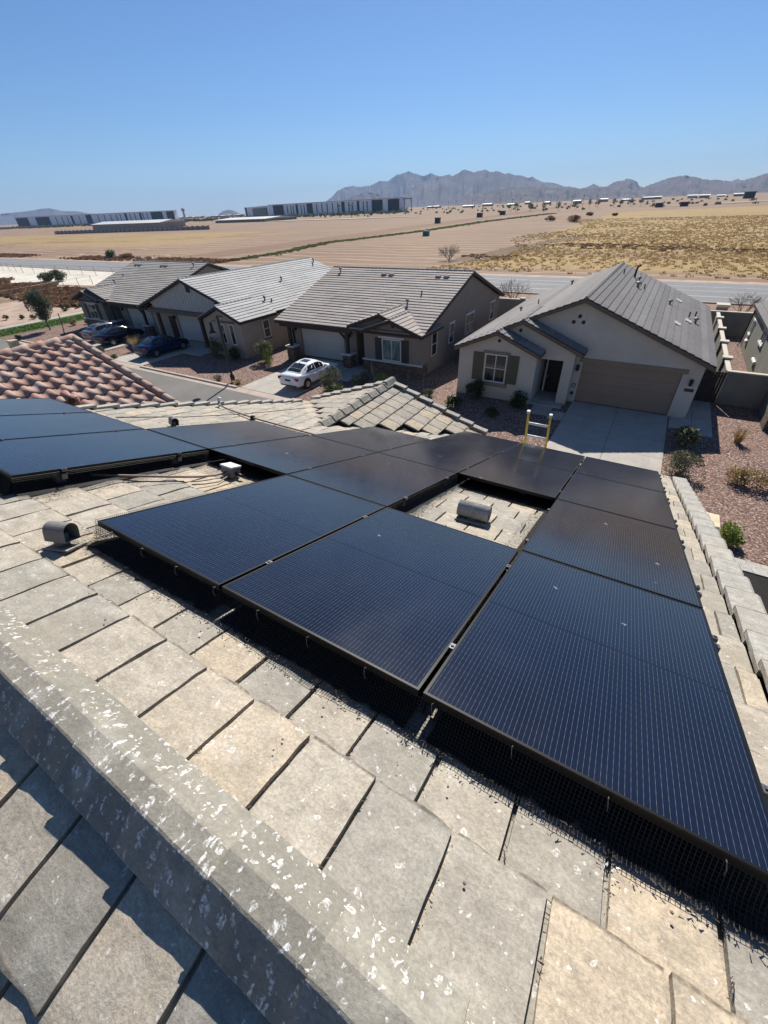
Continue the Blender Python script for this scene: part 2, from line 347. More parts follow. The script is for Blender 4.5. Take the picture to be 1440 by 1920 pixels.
# ------------------------------------------------------------------ mesh helpers
def tag(o, label=None, cat=None, group=None, kind=None):
    if label: o['label'] = label
    if cat: o['category'] = cat
    if group: o['group'] = group
    if kind: o['kind'] = kind
    return o
def thing(name, label, cat, loc=(0, 0, 0), rz=0.0, group=None):
    o = bpy.data.objects.new(name, None); COL.objects.link(o); o.location = loc; o.rotation_euler = (0, 0, rz)
    o.empty_display_size = .2
    return tag(o, label, cat, group)
class MB:
    def __init__(s, org=(0, 0, 0)): s.v = []; s.f = []; s.o = np.array(org, float)
    def poly(s, pts):
        b = len(s.v); s.v += [tuple(p) for p in pts]; s.f.append(tuple(range(b, b+len(pts)))); return s
    def hexa(s, p):   # 8 points: bottom 0-3 ccw, top 4-7
        b = len(s.v); s.v += [tuple(q) for q in p]
        for f in ((3, 2, 1, 0), (4, 5, 6, 7), (0, 1, 5, 4), (1, 2, 6, 5), (2, 3, 7, 6), (3, 0, 4, 7)): s.f.append(tuple(b+i for i in f))
        return s
    def box(s, x0, x1, y0, y1, z0, z1):
        return s.hexa([(x0, y0, z0), (x1, y0, z0), (x1, y1, z0), (x0, y1, z0), (x0, y0, z1), (x1, y0, z1), (x1, y1, z1), (x0, y1, z1)])
    def prism(s, poly, vec):
        n = len(poly); b = len(s.v); vec = np.array(vec, float)
        s.v += [tuple(p) for p in poly]+[tuple(np.array(p, float)+vec) for p in poly]
        s.f.append(tuple(range(b+n-1, b-1, -1))); s.f.append(tuple(range(b+n, b+2*n)))
        for i in range(n): j = (i+1) % n; s.f.append((b+i, b+j, b+n+j, b+n+i))
        return s
    def tube(s, pts, r, n=8, cap=True):
        pts = [np.array(p, float) for p in pts]; rs = r if isinstance(r, (list, tuple)) else [r]*len(pts)
        b = len(s.v); up = None
        for i, p in enumerate(pts):
            d = pts[min(i+1, len(pts)-1)]-pts[max(i-1, 0)]; d = d/(np.linalg.norm(d)+1e-9)
            if up is None or abs(np.dot(up, d)) > .95: up = np.array([0, 0, 1.]) if abs(d[2]) < .9 else np.array([1., 0, 0])
            a = np.cross(d, up); a /= np.linalg.norm(a)+1e-9; c = np.cross(d, a); up = -c
            for k in range(n):
                t = 2*PI*k/n; s.v.append(tuple(p+rs[i]*(math.cos(t)*a+math.sin(t)*c)))
        for i in range(len(pts)-1):
            for k in range(n):
                k2 = (k+1) % n; s.f.append((b+i*n+k, b+(i+1)*n+k, b+(i+1)*n+k2, b+i*n+k2))
        if cap: s.f.append(tuple(b+k for k in range(n))); e = b+(len(pts)-1)*n; s.f.append(tuple(e+n-1-k for k in range(n)))
        return s
    def lathe(s, c, prof, n=16):
        b = len(s.v)
        for r, z in prof:
            for k in range(n): t = 2*PI*k/n; s.v.append((c[0]+r*math.cos(t), c[1]+r*math.sin(t), c[2]+z))
        for i in range(len(prof)-1):
            for k in range(n): k2 = (k+1) % n; s.f.append((b+i*n+k, b+i*n+k2, b+(i+1)*n+k2, b+(i+1)*n+k))
        s.f.append(tuple(b+n-1-k for k in range(n))); e = b+(len(prof)-1)*n; s.f.append(tuple(e+k for k in range(n)))
        return s
    def mesh(s, name):
        me = bpy.data.meshes.new(name); me.from_pydata([tuple(np.array(p)-s.o) for p in s.v], [], s.f); me.update(); return me
    def build(s, name, mat, parent=None, smooth=False):
        me = s.mesh(name); me.materials.append(mat)
        if smooth: me.polygons.foreach_set('use_smooth', [True]*len(me.polygons))
        o = bpy.data.objects.new(name, me); COL.objects.link(o)
        if parent is not None: o.parent = parent
        else: o.location = tuple(s.o)
        return o
def link(name, me, parent=None, loc=(0, 0, 0), rot=(0, 0, 0)):
    o = bpy.data.objects.new(name, me); COL.objects.link(o); o.location = loc; o.rotation_euler = rot
    if parent is not None: o.parent = parent
    return o
def np_mesh(name, V, Fq, mat):
    """V (n,3); Fq (m,k) faces, all the same size"""
    me = bpy.data.meshes.new(name); V = np.asarray(V, np.float32); Fq = np.asarray(Fq, np.int32); k = Fq.shape[1]
    me.vertices.add(len(V)); me.vertices.foreach_set('co', V.ravel())
    me.loops.add(Fq.size); me.loops.foreach_set('vertex_index', Fq.ravel())
    me.polygons.add(len(Fq)); me.polygons.foreach_set('loop_start', np.arange(0, Fq.size, k, dtype=np.int32))
    me.polygons.foreach_set('loop_total', np.full(len(Fq), k, np.int32)); me.update(calc_edges=True); me.validate()
    me.materials.append(mat); return me
def copy_tree(o, parent=None):
    c = o.copy(); COL.objects.link(c); c.parent = parent
    for ch in list(o.children): copy_tree(ch, c)
    return c
def gz(Y): return 0.0 if Y < 90 else min(6.7, (Y-90)*.012)

# ------------------------------------------------------------------ setting: ground, street, road
def sheet(name, poly, mat, z=0.0, parent=None):
    o = MB().poly([(x, y, z) for x, y in poly]).build(name, mat, parent)
    if parent is None: tag(o, kind='structure')
    return o
def rect(x0, x1, y0, y1): return [(x0, y0), (x1, y0), (x1, y1), (x0, y1)]
g = MB()
ys = [-200, 90, 650, 1600, 8400]; xs = [-9300, -2000, -400, 400, 2000, 9300]
for i in range(4):
    for j in range(5):
        a, b, c, d = xs[j], xs[j+1], ys[i], ys[i+1]
        g.poly([(a, c, gz(c)), (b, c, gz(c)), (b, d, gz(d)), (a, d, gz(d))])
tag(g.build('ground', M['ground']), kind='structure')
sheet('gravel_yard', rect(-52.5, 30, 17.9, 45.9), M['gravel'], .008)
sheet('front_yard', [(-40, -30), (30, -30), (30, 17.9), (6.1, 17.9), (6.1, 10.5), (-40, 10.5)], M['gravel'], .006)
sheet('street', rect(-95, 6.1, 10.5, 17.55), M['asphalt'], .012)
k = MB()
for x0, x1 in ((-52, -44.6), (-38.9, -36.2), (-31.2, -20.0), (-14.9, .7)):
    k.prism([(x0, 17.5, .0), (x0, 17.85, .03), (x0, 17.95, .12), (x0, 18.15, .12), (x0, 18.15, 0)], (x1-x0, 0, 0))
for x0, x1 in ((-44.6, -38.9), (-36.2, -31.2), (-20.0, -14.9), (.7, 6.2)):
    k.prism([(x0, 17.5, .0), (x0, 17.85, .03), (x0, 18.15, .045), (x0, 18.15, 0)], (x1-x0, 0, 0))
tag(k.build('kerb', M['kerb']), kind='structure')
road = sheet('road', rect(-400, 160, 61.5, 77.0), M['road'], .02)
sheet('road_shoulder', rect(-400, 160, 77.0, 79.2), M['tan_dirt'], .016)
sheet('verge', rect(-60, 160, 46.5, 61.3), M['brown_dirt'], .012)
tag(MB().box(-400, 160, 61.2, 61.5, 0, .14).build('road_kerb', M['kerb']), kind='structure')
for Yl, wd in ((73.3, .07), (69.9, .07), (65.8, .09)):
    sheet('lane_marking', rect(-400, 160, Yl-wd, Yl+wd), M['paint'], .026)
sheet('pale_gravel_lot', [(-230, 30), (-190, 62), (-98, 61), (-80, 47), (-105, 43), (-150, 36)], M['pale_gravel'], .015)
sheet('gravel_bed', rect(-56.2, -52.5, 5, 31), M['gravel'], .007)
sheet('lawn', [(-60.6, 3), (-56.4, 3), (-56.3, 26.0), (-57.2, 30), (-61.5, 31)], M['lawn'], .02)
sheet('path', [(-62.0, 3), (-60.7, 3), (-61.6, 31), (-62.9, 31)], M['concrete'], .022)
sheet('dirt_bank', rect(-84, -62.9, 3, 36), M['tan_dirt'], .01)

def driveway(name, x0, x1, y0, y1, nx, ny):
    base = sheet(name, rect(x0, x1, y0, y1), M['deck'], .022)
    for i in range(nx):
        for j in range(ny):
            a, b = x0+(x1-x0)*i/nx+.008, x0+(x1-x0)*(i+1)/nx-.008
            c, d = y0+(y1-y0)*j/ny+.008, y0+(y1-y0)*(j+1)/ny-.008
            MB().box(a, b, c, d, .01, .06).build('concrete_slab', M['concrete'], base)
driveway('driveway', .95, 5.95, 18.15, 25.5, 2, 4)
driveway('driveway', -19.8, -15.1, 18.15, 26.1, 2, 4)
driveway('driveway', -35.9, -31.4, 18.15, 25.6, 2, 4)
driveway('driveway', -44.3, -39.2, 18.15, 26.1, 2, 4)
for poly in (rect(6.0, 7.05, 24.0, 28.6), rect(7.05, 7.95, 23.6, 28.6), rect(-.95, .15, 22.7, 24.0), rect(.15, .95, 22.4, 23.5)):
    xs_ = [p[0] for p in poly]; ys_ = [p[1] for p in poly]
    tag(MB().box(min(xs_)+.01, max(xs_)-.01, min(ys_)+.01, max(ys_)-.01, .0, .05).build('walkway', M['concrete']), kind='structure')
tag(MB().box(-15.0, -13.6, 22.5, 26, 0, .07).build('walkway', M['concrete']), kind='structure')
tag(MB().box(-31.3, -29.2, 22.3, 24.3, 0, .08).build('walkway', M['concrete']), kind='structure')

# ------------------------------------------------------------------ mountains
def px_ray(x, y): return (x-720)*CR+(960-y)*CU+769.98*CF
def mountain(name, pts, D, depth, seed, rough=1.0, base=380):
    """a heightfield ridge: crest heights read from a skyline, standing D metres away"""
    r = np.random.default_rng(seed); az = []; el = []
    for x, y in pts:
        d = px_ray(x, y); az.append(math.atan2(d[0], d[1])); el.append(d[2]/math.hypot(d[0], d[1]))
    az = np.array(az); el = np.array(el); n = max(60, int((az[-1]-az[0])*900)); A = np.linspace(az[0], az[-1], n)
    H = np.interp(A, az, el)*D+CAM[2]
    H = H+r.normal(0, 1, n)*D*.0004*rough
    m = 26; V = []; F = []
    def nz(n_, k, s):   # smooth random
        kk = r.normal(0, 1, max(4, k)+2); return np.interp(np.linspace(0, len(kk)-1, n_), np.arange(len(kk)), kk)*s
    spur = nz(n, n//5, 1.0)+nz(n, n//11, 1.2)
    mean = np.maximum(H-6, 5)
    for j in range(m):
        t = j/(m-1)*1.35-1.0              # -1 foot (towards us) .. 0 crest .. .35 behind
        prof = (1-abs(t))**1.25 if t <= 0 else 1-t*1.6
        sh = nz(n, n//6, 1.0)
        fold = spur*.5+sh*.35
        mid = max(0, 1-abs(2*abs(t)-1)) if t <= 0 else .3
        hh = 6+mean*np.clip(prof+fold*.2*mid*rough, 0.0, None)
        if t > 0: hh = np.minimum(hh, 6+mean*(1-t*.8))
        else: hh = np.minimum(hh, 6+mean*(1-(-t)*.35))
        if abs(t) < .03: hh = H
        dist = D+t*depth+fold*depth*.05
        for i in range(n): V.append((CAM[0]+math.sin(A[i])*dist[i], CAM[1]+math.cos(A[i])*dist[i], hh[i]))
    # exact crest row
    for i in range(n):
        pass
    for j in range(m-1):
        for i in range(n-1): a = j*n+i; F.append((a, a+1, a+n+1, a+n))
    o = link(name, np_mesh(name, V, F, M['rock'])); tag(o, kind='structure'); return o
far_l = [(612, 377), (624, 368), (632, 358), (644, 352.5), (657, 349), (663, 348.5), (670, 350.5), (678, 350.5), (695, 347.5), (707, 342), (713, 339), (727, 340), (735, 334), (744, 328), (752, 327), (760, 323), (766, 321), (775, 325), (785, 327), (793, 331), (800, 329), (807, 325), (815, 327), (826, 331), (842, 334), (860, 340), (890, 350), (930, 366)]
far_m = [(735, 376), (760, 362), (778, 350), (800, 340), (815, 334), (830, 330), (842, 327), (849, 331), (860, 325), (868, 320), (872, 318), (880, 321), (888, 324), (895, 322), (908, 318.5), (917, 322), (925, 324), (930, 321), (940, 324), (945, 327), (953, 325), (965, 329), (977, 329.5), (990, 334), (1000, 333), (1010, 337), (1020, 341), (1040, 343), (1055, 349), (1075, 351), (1095, 356), (1120, 366)]
far_r = [(1050, 366), (1072, 356), (1092, 353), (1105, 349), (1113, 345), (1125, 350), (1137, 350), (1152, 342), (1160, 340), (1170, 338), (1175, 334), (1185, 336), (1193, 341), (1200, 350), (1207, 351), (1220, 346), (1240, 339), (1255, 334), (1270, 331), (1285, 329.5), (1298, 332), (1303, 331), (1315, 335), (1330, 338), (1345, 337), (1370, 340), (1383, 335), (1392, 338), (1415, 333), (1430, 327), (1440, 325), (1500, 316), (1560, 322), (1640, 334), (1720, 345)]
mountain('mountain_range', far_l, 6600, 1100, 1)
mountain('mountain_range', far_m, 5400, 1400, 2)
mountain('mountain_range', far_r, 4300, 1000, 3)
mountain('mountain_range', [(860, 372), (900, 362), (930, 357), (960, 352), (1000, 350), (1050, 353), (1100, 354), (1150, 352), (1200, 354), (1260, 350), (1330, 352), (1400, 350), (1460, 352), (1560, 356)], 3500, 550, 4, 1.4)
mountain('hill', [(948, 375), (965, 371), (980, 366.5), (995, 363.5), (1005, 367), (1017, 374)], 2700, 250, 5, .5)
mountain('hill', [(645, 376), (665, 367), (680, 362.5), (698, 361), (710, 364), (722, 370), (733, 377)], 4300, 400, 6, .7)
mountain('hill', [(-60, 410), (0, 401), (40, 397.5), (60, 395), (75, 392), (82, 391), (95, 390.5), (105, 393), (120, 396), (145, 396), (160, 399), (210, 405)], 6600, 600, 8, .5)
mountain('hill', [(408, 403), (418, 396), (430, 393), (441, 396), (455, 403)], 5000, 350, 9, .5)

# ------------------------------------------------------------------ house parts
def courses(parent, mat, eave_a, along, up, W, L, E=.36, t=.045, name='tile_course', wave=0.0, pitch_w=.3, lift=.02):
    """roof slope as overlapping tile courses; along = unit vector along the eave, up = unit vector up the slope"""
    e = np.array(eave_a, float); a = np.array(along, float); u = np.array(up, float); n = np.cross(a, u); n = n/np.linalg.norm(n)
    if n[2] < 0: n = -n
    N = int(math.ceil(L/E)); org = np.array(parent.location)
    if parent.parent is not None: org = org+np.array(parent.parent.location)
    for i in range(N):
        s0 = i*E; s1 = min(L, (i+1)*E+.04)
        mb = MB(org)
        if wave <= 0:
            k_ = max(1, int(W/1.5)); cuts = [0]+[W*(q+random.uniform(-.2, .2))/k_ for q in range(1, k_)]+[W]
            for c0, c1 in zip(cuts[:-1], cuts[1:]):
                j = random.uniform(-.004, .008); h0 = lift+t+j; h1 = lift+.004
                p = [e+a*c0+u*s0+n*lift*.2, e+a*c1+u*s0+n*lift*.2, e+a*c1+u*s1, e+a*c0+u*s1, e+a*c0+u*s0+n*h0, e+a*c1+u*s0+n*h0, e+a*c1+u*s1+n*h1, e+a*c0+u*s1+n*h1]
                mb.hexa(p)
        else:
            nb = int(round(W/pitch_w)); seg = 6; b = len(mb.v); cols = nb*seg+1
            for q in range(cols):
                ph = (q % seg)/seg; c0 = W*q/(cols-1); h = wave*abs(math.sin(PI*ph))**.8
                mb.v += [tuple(e+a*c0+u*s0+n*0), tuple(e+a*c0+u*s0+n*(lift+t+h)), tuple(e+a*c0+u*s1+n*(lift+h*.9))]
            for q in range(cols-1):
                o0 = b+q*3; mb.f += [(o0, o0+3, o0+4, o0+1), (o0+1, o0+4, o0+5, o0+2)]
        mb.build(name, mat, parent)
def window(parent, org, x0, x1, z0, z1, y, face=-1, axis='y', frame=None, gl=None, mull=1, hbar=0, fw=.07):
    """framed window on a wall at axis=y; face -1 looks towards -y (or +1 towards +x for axis x)"""
    frame = frame or M['trim_white']; gl = gl or M['glass']
    def bx(mb, a0, a1, d0, d1, c0, c1):
        d0, d1 = sorted((y+face*d0, y+face*d1))
        return mb.box(a0, a1, d0, d1, c0, c1) if axis == 'y' else mb.box(d0, d1, a0, a1, c0, c1)
    f = MB(org); bx(f, x0, x1, .0, .06, z0, z0+fw); bx(f, x0, x1, .0, .06, z1-fw, z1); bx(f, x0, x0+fw, .001, .059, z0+fw, z1-fw); bx(f, x1-fw, x1, .001, .059, z0+fw, z1-fw)
    fo = f.build('window', frame, parent)
    n = mull+1
    for i in range(n):
        a0 = x0+fw+(x1-x0-2*fw)*i/n; a1 = x0+fw+(x1-x0-2*fw)*(i+1)/n
        if i: bx(MB(org), a0-.025, a0+.025, .002, .05, z0+fw, z1-fw).build('mullion', frame, fo)
        bx(MB(org), a0+(.025 if i else 0), a1-(.025 if i < n-1 else 0), .003, .018, z0+fw, z1-fw).build('pane', gl, fo)
    if hbar: 
        zc = (z0+z1)/2; bx(MB(org), x0+fw, x1-fw, .019, .045, zc-.025, zc+.025).build('transom', frame, fo)
    return fo
def bxp(name, mat, parent, org, *a): return MB(org).box(*a).build(name, mat, parent)
def rake_prism(parent, org, mat, name, p_low, p_high, y0, y1, h=.22, off=.0):
    """sloping fascia board in an x-z plane from low to high, between y0 and y1"""
    (xa, za), (xb, zb) = p_low, p_high
    return MB(org).prism([(xa, y0, za-h+off), (xb, y0, zb-h+off), (xb, y0, zb+off), (xa, y0, za+off)], (0, y1-y0, 0)).build(name, mat, parent)
def gable_y(parent, org, roofmat, cx, zr, half, zlow, y0, y1, fascia, E=.36, wave=0, t=.045, cap=True, sides=(1, -1)):
    """gable roof whose ridge runs along y; the near rake is at y0"""
    L = math.hypot(half, zr-zlow)
    deck = MB(org)
    deck.prism([(cx-half, y0+.02, zlow-.02), (cx, y0+.02, zr-.02), (cx+half, y0+.02, zlow-.02), (cx+half, y0+.02, zlow-.14), (cx, y0+.02, zr-.16), (cx-half, y0+.02, zlow-.14)], (0, y1-y0-.04, 0))
    ro = deck.build('roof', fascia, parent)
    for s in sides:
        up = np.array([-s*half, 0, zr-zlow])/L
        if s > 0: courses(ro, roofmat, (cx+half, y0, zlow), (0, 1, 0), up, y1-y0, L, E, t, wave=wave)
        else: courses(ro, roofmat, (cx-half, y0, zlow), (0, 1, 0), up, y1-y0, L, E, t, wave=wave)
        rake_prism(ro, org, fascia, 'fascia', (cx+s*half, zlow), (cx, zr), y0-.03, y0+.015, .2, -.005)
        MB(org).box(*(sorted((cx+s*(half-.02), cx+s*(half+.03)))), y0+.03, y1-.03, zlow-.16, zlow+.0).build('fascia', fascia, ro)
    if cap:
        n = int((y1-y0)/.4); 
        for i in range(n):
            ya = y0+(y1-y0)*i/n; yb = ya+(y1-y0)/n+.05
            MB(org).hexa([(cx-.13, ya, zr), (cx+.13, ya, zr), (cx+.12, yb, zr-.02), (cx-.12, yb, zr-.02), (cx-.05, ya, zr+.12), (cx+.05, ya, zr+.12), (cx+.045, yb, zr+.09), (cx-.045, yb, zr+.09)]).build('ridge_cap', roofmat, ro)
    return ro
def gable_x(parent, org, roofmat, cy, zr, half, zlow, x0, x1, fascia, E=.36, cap=True):
    L = math.hypot(half, zr-zlow); deck = MB(org)
    deck.prism([(x0+.02, cy-half, zlow-.02), (x0+.02, cy, zr-.02), (x0+.02, cy+half, zlow-.02), (x0+.02, cy+half, zlow-.14), (x0+.02, cy, zr-.16), (x0+.02, cy-half, zlow-.14)], (x1-x0-.04, 0, 0))
    ro = deck.build('roof', fascia, parent)
    for s in (1, -1):
        up = np.array([0, -s*half, zr-zlow])/L
        courses(ro, roofmat, (x0, cy+s*half, zlow), (1, 0, 0), up, x1-x0, L, E)
        for xx in (x0-.03, x1-.015):
            MB(org).prism([(xx, cy+s*half, zlow-.2), (xx, cy, zr-.2), (xx, cy, zr), (xx, cy+s*half, zlow)], (.045, 0, 0)).build('fascia', fascia, ro)
        MB(org).box(x0+.03, x1-.03, *(sorted((cy+s*(half-.02), cy+s*(half+.03)))), zlow-.18, zlow).build('fascia', fascia, ro)
    if cap:
        n = int((x1-x0)/.4)
        for i in range(n):
            xa = x0+(x1-x0)*i/n; xb = xa+(x1-x0)/n+.05
            MB(org).hexa([(xa, cy-.13, zr), (xb, cy-.12, zr-.02), (xb, cy+.12, zr-.02), (xa, cy+.13, zr), (xa, cy-.05, zr+.1), (xb, cy-.045, zr+.075), (xb, cy+.045, zr+.075), (xa, cy+.05, zr+.1)]).build('ridge_cap', roofmat, ro)
    return ro
def wall_gable_y(parent, org, mat, poly, y0, th=.2, name='wall'):
    return MB(org).prism([(x, y0, z) for x, z in poly], (0, th, 0)).build(name, mat, parent)
def pipe_vent(parent, org, x, y, z, h=.35, r=.05, hood=False, mat=None):
    mb = MB(org).tube([(x, y, z-.15), (x, y, z+h)], r, 8)
    if hood: mb.lathe((x, y, z+h-.02), [(r*1.2, 0), (r*2.2, .02), (r*2.0, .1), (r*.5, .16)], 10)
    return mb.build('vent_pipe', mat or M['black'], parent)
def lantern(parent, org, x, y, z, face=-1):
    o = MB(org).box(x-.05, x+.05, min(y, y+face*.06), max(y, y+face*.06), z-.06, z+.2).build('wall_lantern', M['black'], parent)
    MB(org).lathe((x, y+face*.14, z-.12), [(.05, 0), (.085, .04), (.085, .24), (.11, .26), (.03, .36)], 6).build('lamp_glass', M['black'], o)
    return o

# ------------------------------------------------------------------ house across, right: cream stucco
def house_right():
    O = (.45, 25.0, 0); h = thing('stucco_house', 'cream stucco house with slate grey tiled gable and tan double garage door', 'house', O)
    S = M['stucco_cream']; zr, zl, cx, half = 5.66, 2.93, .45, 6.62
    pit = (zr-zl)/half
    ro = gable_y(h, O, M['roof_dark'], cx, zr, half, zl, 25.05, 41.2, M['trim_brown'], .40, .035, .035)
    # walls
    yg = 25.46
    top = lambda x: zr-abs(x-cx)*pit-.15
    wall_gable_y(h, O, S, [(.62, 2.36), (.62, 2.36+.001), (.62, top(.62)), (6.72, top(6.72)), (6.72, 2.36)], yg)
    wall_gable_y(h, O, S, [(-5.95, 2.4), (-5.95, top(-5.95)), (cx, top(cx)), (.615, top(.615)), (.615, 2.4)], yg+.003, .2)
    wall_gable_y(h, O, S, [(.55, 0), (.55, 2.355), (1.0, 2.355), (1.0, 0)], yg)
    wall_gable_y(h, O, S, [(5.88, 0), (5.88, 2.355), (6.72, 2.355), (6.72, 0)], yg)
    bxp('wall', S, h, O, 6.5, 6.72, yg+.2, 40.9, 0, 2.9)
    bxp('wall', S, h, O, -5.95, -5.75, 24.25, 40.9, 0, 2.9)
    bxp('wall', S, h, O, -5.75, 6.5, 40.7, 40.9, 0, 2.9)
    # garage door: four stacked sections, header trim
    d = bxp('garage_door', M['door_tan'], h, O, 1.0, 5.88, yg+.14, yg+.18, 0.06, 2.35)
    for i in range(4): bxp('door_section', M['door_tan'], d, O, 1.01, 5.87, yg+.11, yg+.139, .07+i*.572, .07+i*.572+.566)
    bxp('header_trim', M['trim_tan'], h, O, .82, 6.08, yg-.06, yg-.002, 2.37, 2.6)
    # bedroom wing
    bx0, bx1, yb, px, pz = -5.95, -1.27, 24.0, -3.6, 3.93
    gable_y(h, O, M['roof_dark'], px, 3.98, 2.55, 2.93, 23.62, 27.5, M['trim_brown'], .40, .035, .035)
    wall_gable_y(h, O, S, [(bx0, 0), (bx0, 2.78), (px, 3.78), (bx1, 2.78), (bx1, 0)], yb)
    bxp('wall', S, h, O, bx1-.2, bx1, yb+.2, 26.4, 0, 2.78)
    bxp('wall_base', S, h, O, bx0-.02, bx1+.02, yb-.03, yb-.002, 0, .28)
    window(h, O, -4.28, -2.93, 1.0, 2.66, yb, mull=1, hbar=1)
    for a in (-5.02, -2.9):
        s = bxp('shutter', M['shutter'], h, O, a, a+.66, yb-.05, yb-.003, 1.02, 2.68)
        for q in range(5): bxp('shutter_board', M['shutter'], s, O, a+.012+q*.129, a+.012+q*.129+.118, yb-.066, yb-.051, 1.03, 2.67)
    bxp('window_header', M['trim_tan'], h, O, -4.4, -2.78, yb-.09, yb-.061, 2.69, 2.82)
    bxp('window_sill', M['trim_tan'], h, O, -4.42, -2.78, yb-.12, yb-.003, .76, .99)
    def vent(x, z, y):
        MB(O).tube([(x, y-.012, z), (x, y+.05, z)], .10, 14).build('gable_vent', M['trim_dark'], h)
    vent(-3.55, 3.42, yb)
    # entry gable
    ex, ez, ye = -2.45, 4.47, 24.72
    gable_y(h, O, M['roof_dark'], ex, 4.5, 3.5, 3.04, 24.4, 28.4, M['trim_brown'], .40, .035, .035)
    wall_gable_y(h, O, S, [(-4.3, 2.5), (-4.3, 3.5), (ex, 4.28), (.62, 3.0), (.62, 2.5)], ye)
    wall_gable_y(h, O, S, [(.06, 0), (.06, 2.499), (.55, 2.499), (.55, 0)], ye, .5, 'entry_column')
    bxp('wall', S, h, O, .55, .62, ye+.01, yg+.1, 0, 2.9)
    vent(-2.6, 3.92, ye)
    for x, z in ((.28, 4.72), (.02, 4.42), (.52, 4.44)): vent(x, z, yg)
    bxp('wall', S, h, O, -1.27, .54, 26.4, 26.55, 0, 2.9)
    dd = bxp('front_door', M['door_dark'], h, O, -1.02, -.12, 26.33, 26.39, .1, 2.12)
    MB(O).lathe((-.94, 26.3, 1.05), [(.02, -.02), (.04, 0), (.02, .02)], 8).build('handle', M['white_metal'], dd)
    bxp('door_frame', M['trim_white'], h, O, -1.12, -1.03, 26.3, 26.395, .1, 2.2)
    bxp('side_light', M['glass'], h, O, -1.26, -1.13, 26.35, 26.39, .1, 2.1)
    bxp('porch_floor', M['concrete'], h, O, -1.26, .54, 24.0, 26.3, 0, .1)
    lantern(h, O, .8, yg, 2.0); lantern(h, O, 6.35, yg, 1.95)
    bxp('number_plaque', M['trim_red'], h, O, 6.18, 6.6, yg-.03, yg-.002, 1.5, 1.66)
    art = MB(O).tube([(.79+.1*math.cos(t*PI/6), yg-.02, 1.0+.11*math.sin(t*PI/6)) for t in range(13)], .02, 6)
    for q in range(5): art.tube([(.72+.03*q, yg-.02, .45), (.68+.05*q, yg-.02, .62+.05*(q % 2))], .016, 5)
    art.build('wall_ornament', M['black'], h)
    # roof vents on the right slope
    zs = lambda x: zr-abs(x-cx)*pit
    for x, y, hh, r, hood in ((1.0, 36.6, .28, .04, 0), (2.1, 36.3, .25, .06, 1), (2.2, 34.5, .22, .08, 1), (2.6, 34.9, .3, .04, 0), (4.35, 34.3, .16, .06, 1), (5.6, 33.2, .32, .04, 0), (6.0, 34.6, .3, .04, 0), (6.0, 32.6, .2, .07, 1), (-2.6, 38.3, .2, .06, 1), (-3.4, 31.5, .3, .035, 0), (-4.4, 31.0, .15, .05, 1)):
        pipe_vent(h, O, x, y, zs(x)+.06, hh, r, hood, M['vent_metal'] if hood else M['black'])
    MB(O).tube([(1.7, 37.3, zs(1.7)-.1), (1.7, 37.3, zs(1.7)+.5), (1.74, 37.2, zs(1.7)+.72), (1.9, 37.0, zs(1.7)+.85)], .07, 8).build('vent_pipe', M['black'], h)
    for x, y in ((4.9, 37.0), (5.0, 29.8), (5.6, 32.0)):   # off-ridge vents
        zc = zs(x)+.09
        MB(O).hexa([(x-.18, y-.35, zc+.18*pit-.05), (x+.18, y-.35, zc-.18*pit-.05), (x+.18, y+.35, zc-.18*pit-.05), (x-.18, y+.35, zc+.18*pit-.05), (x-.17, y-.34, zc+.18*pit+.03), (x+.17, y-.34, zc-.18*pit+.03), (x+.17, y+.34, zc-.18*pit+.03), (x-.17, y+.34, zc+.18*pit+.03)]).build('roof_vent', M['roof_grey'], h)
house_right()

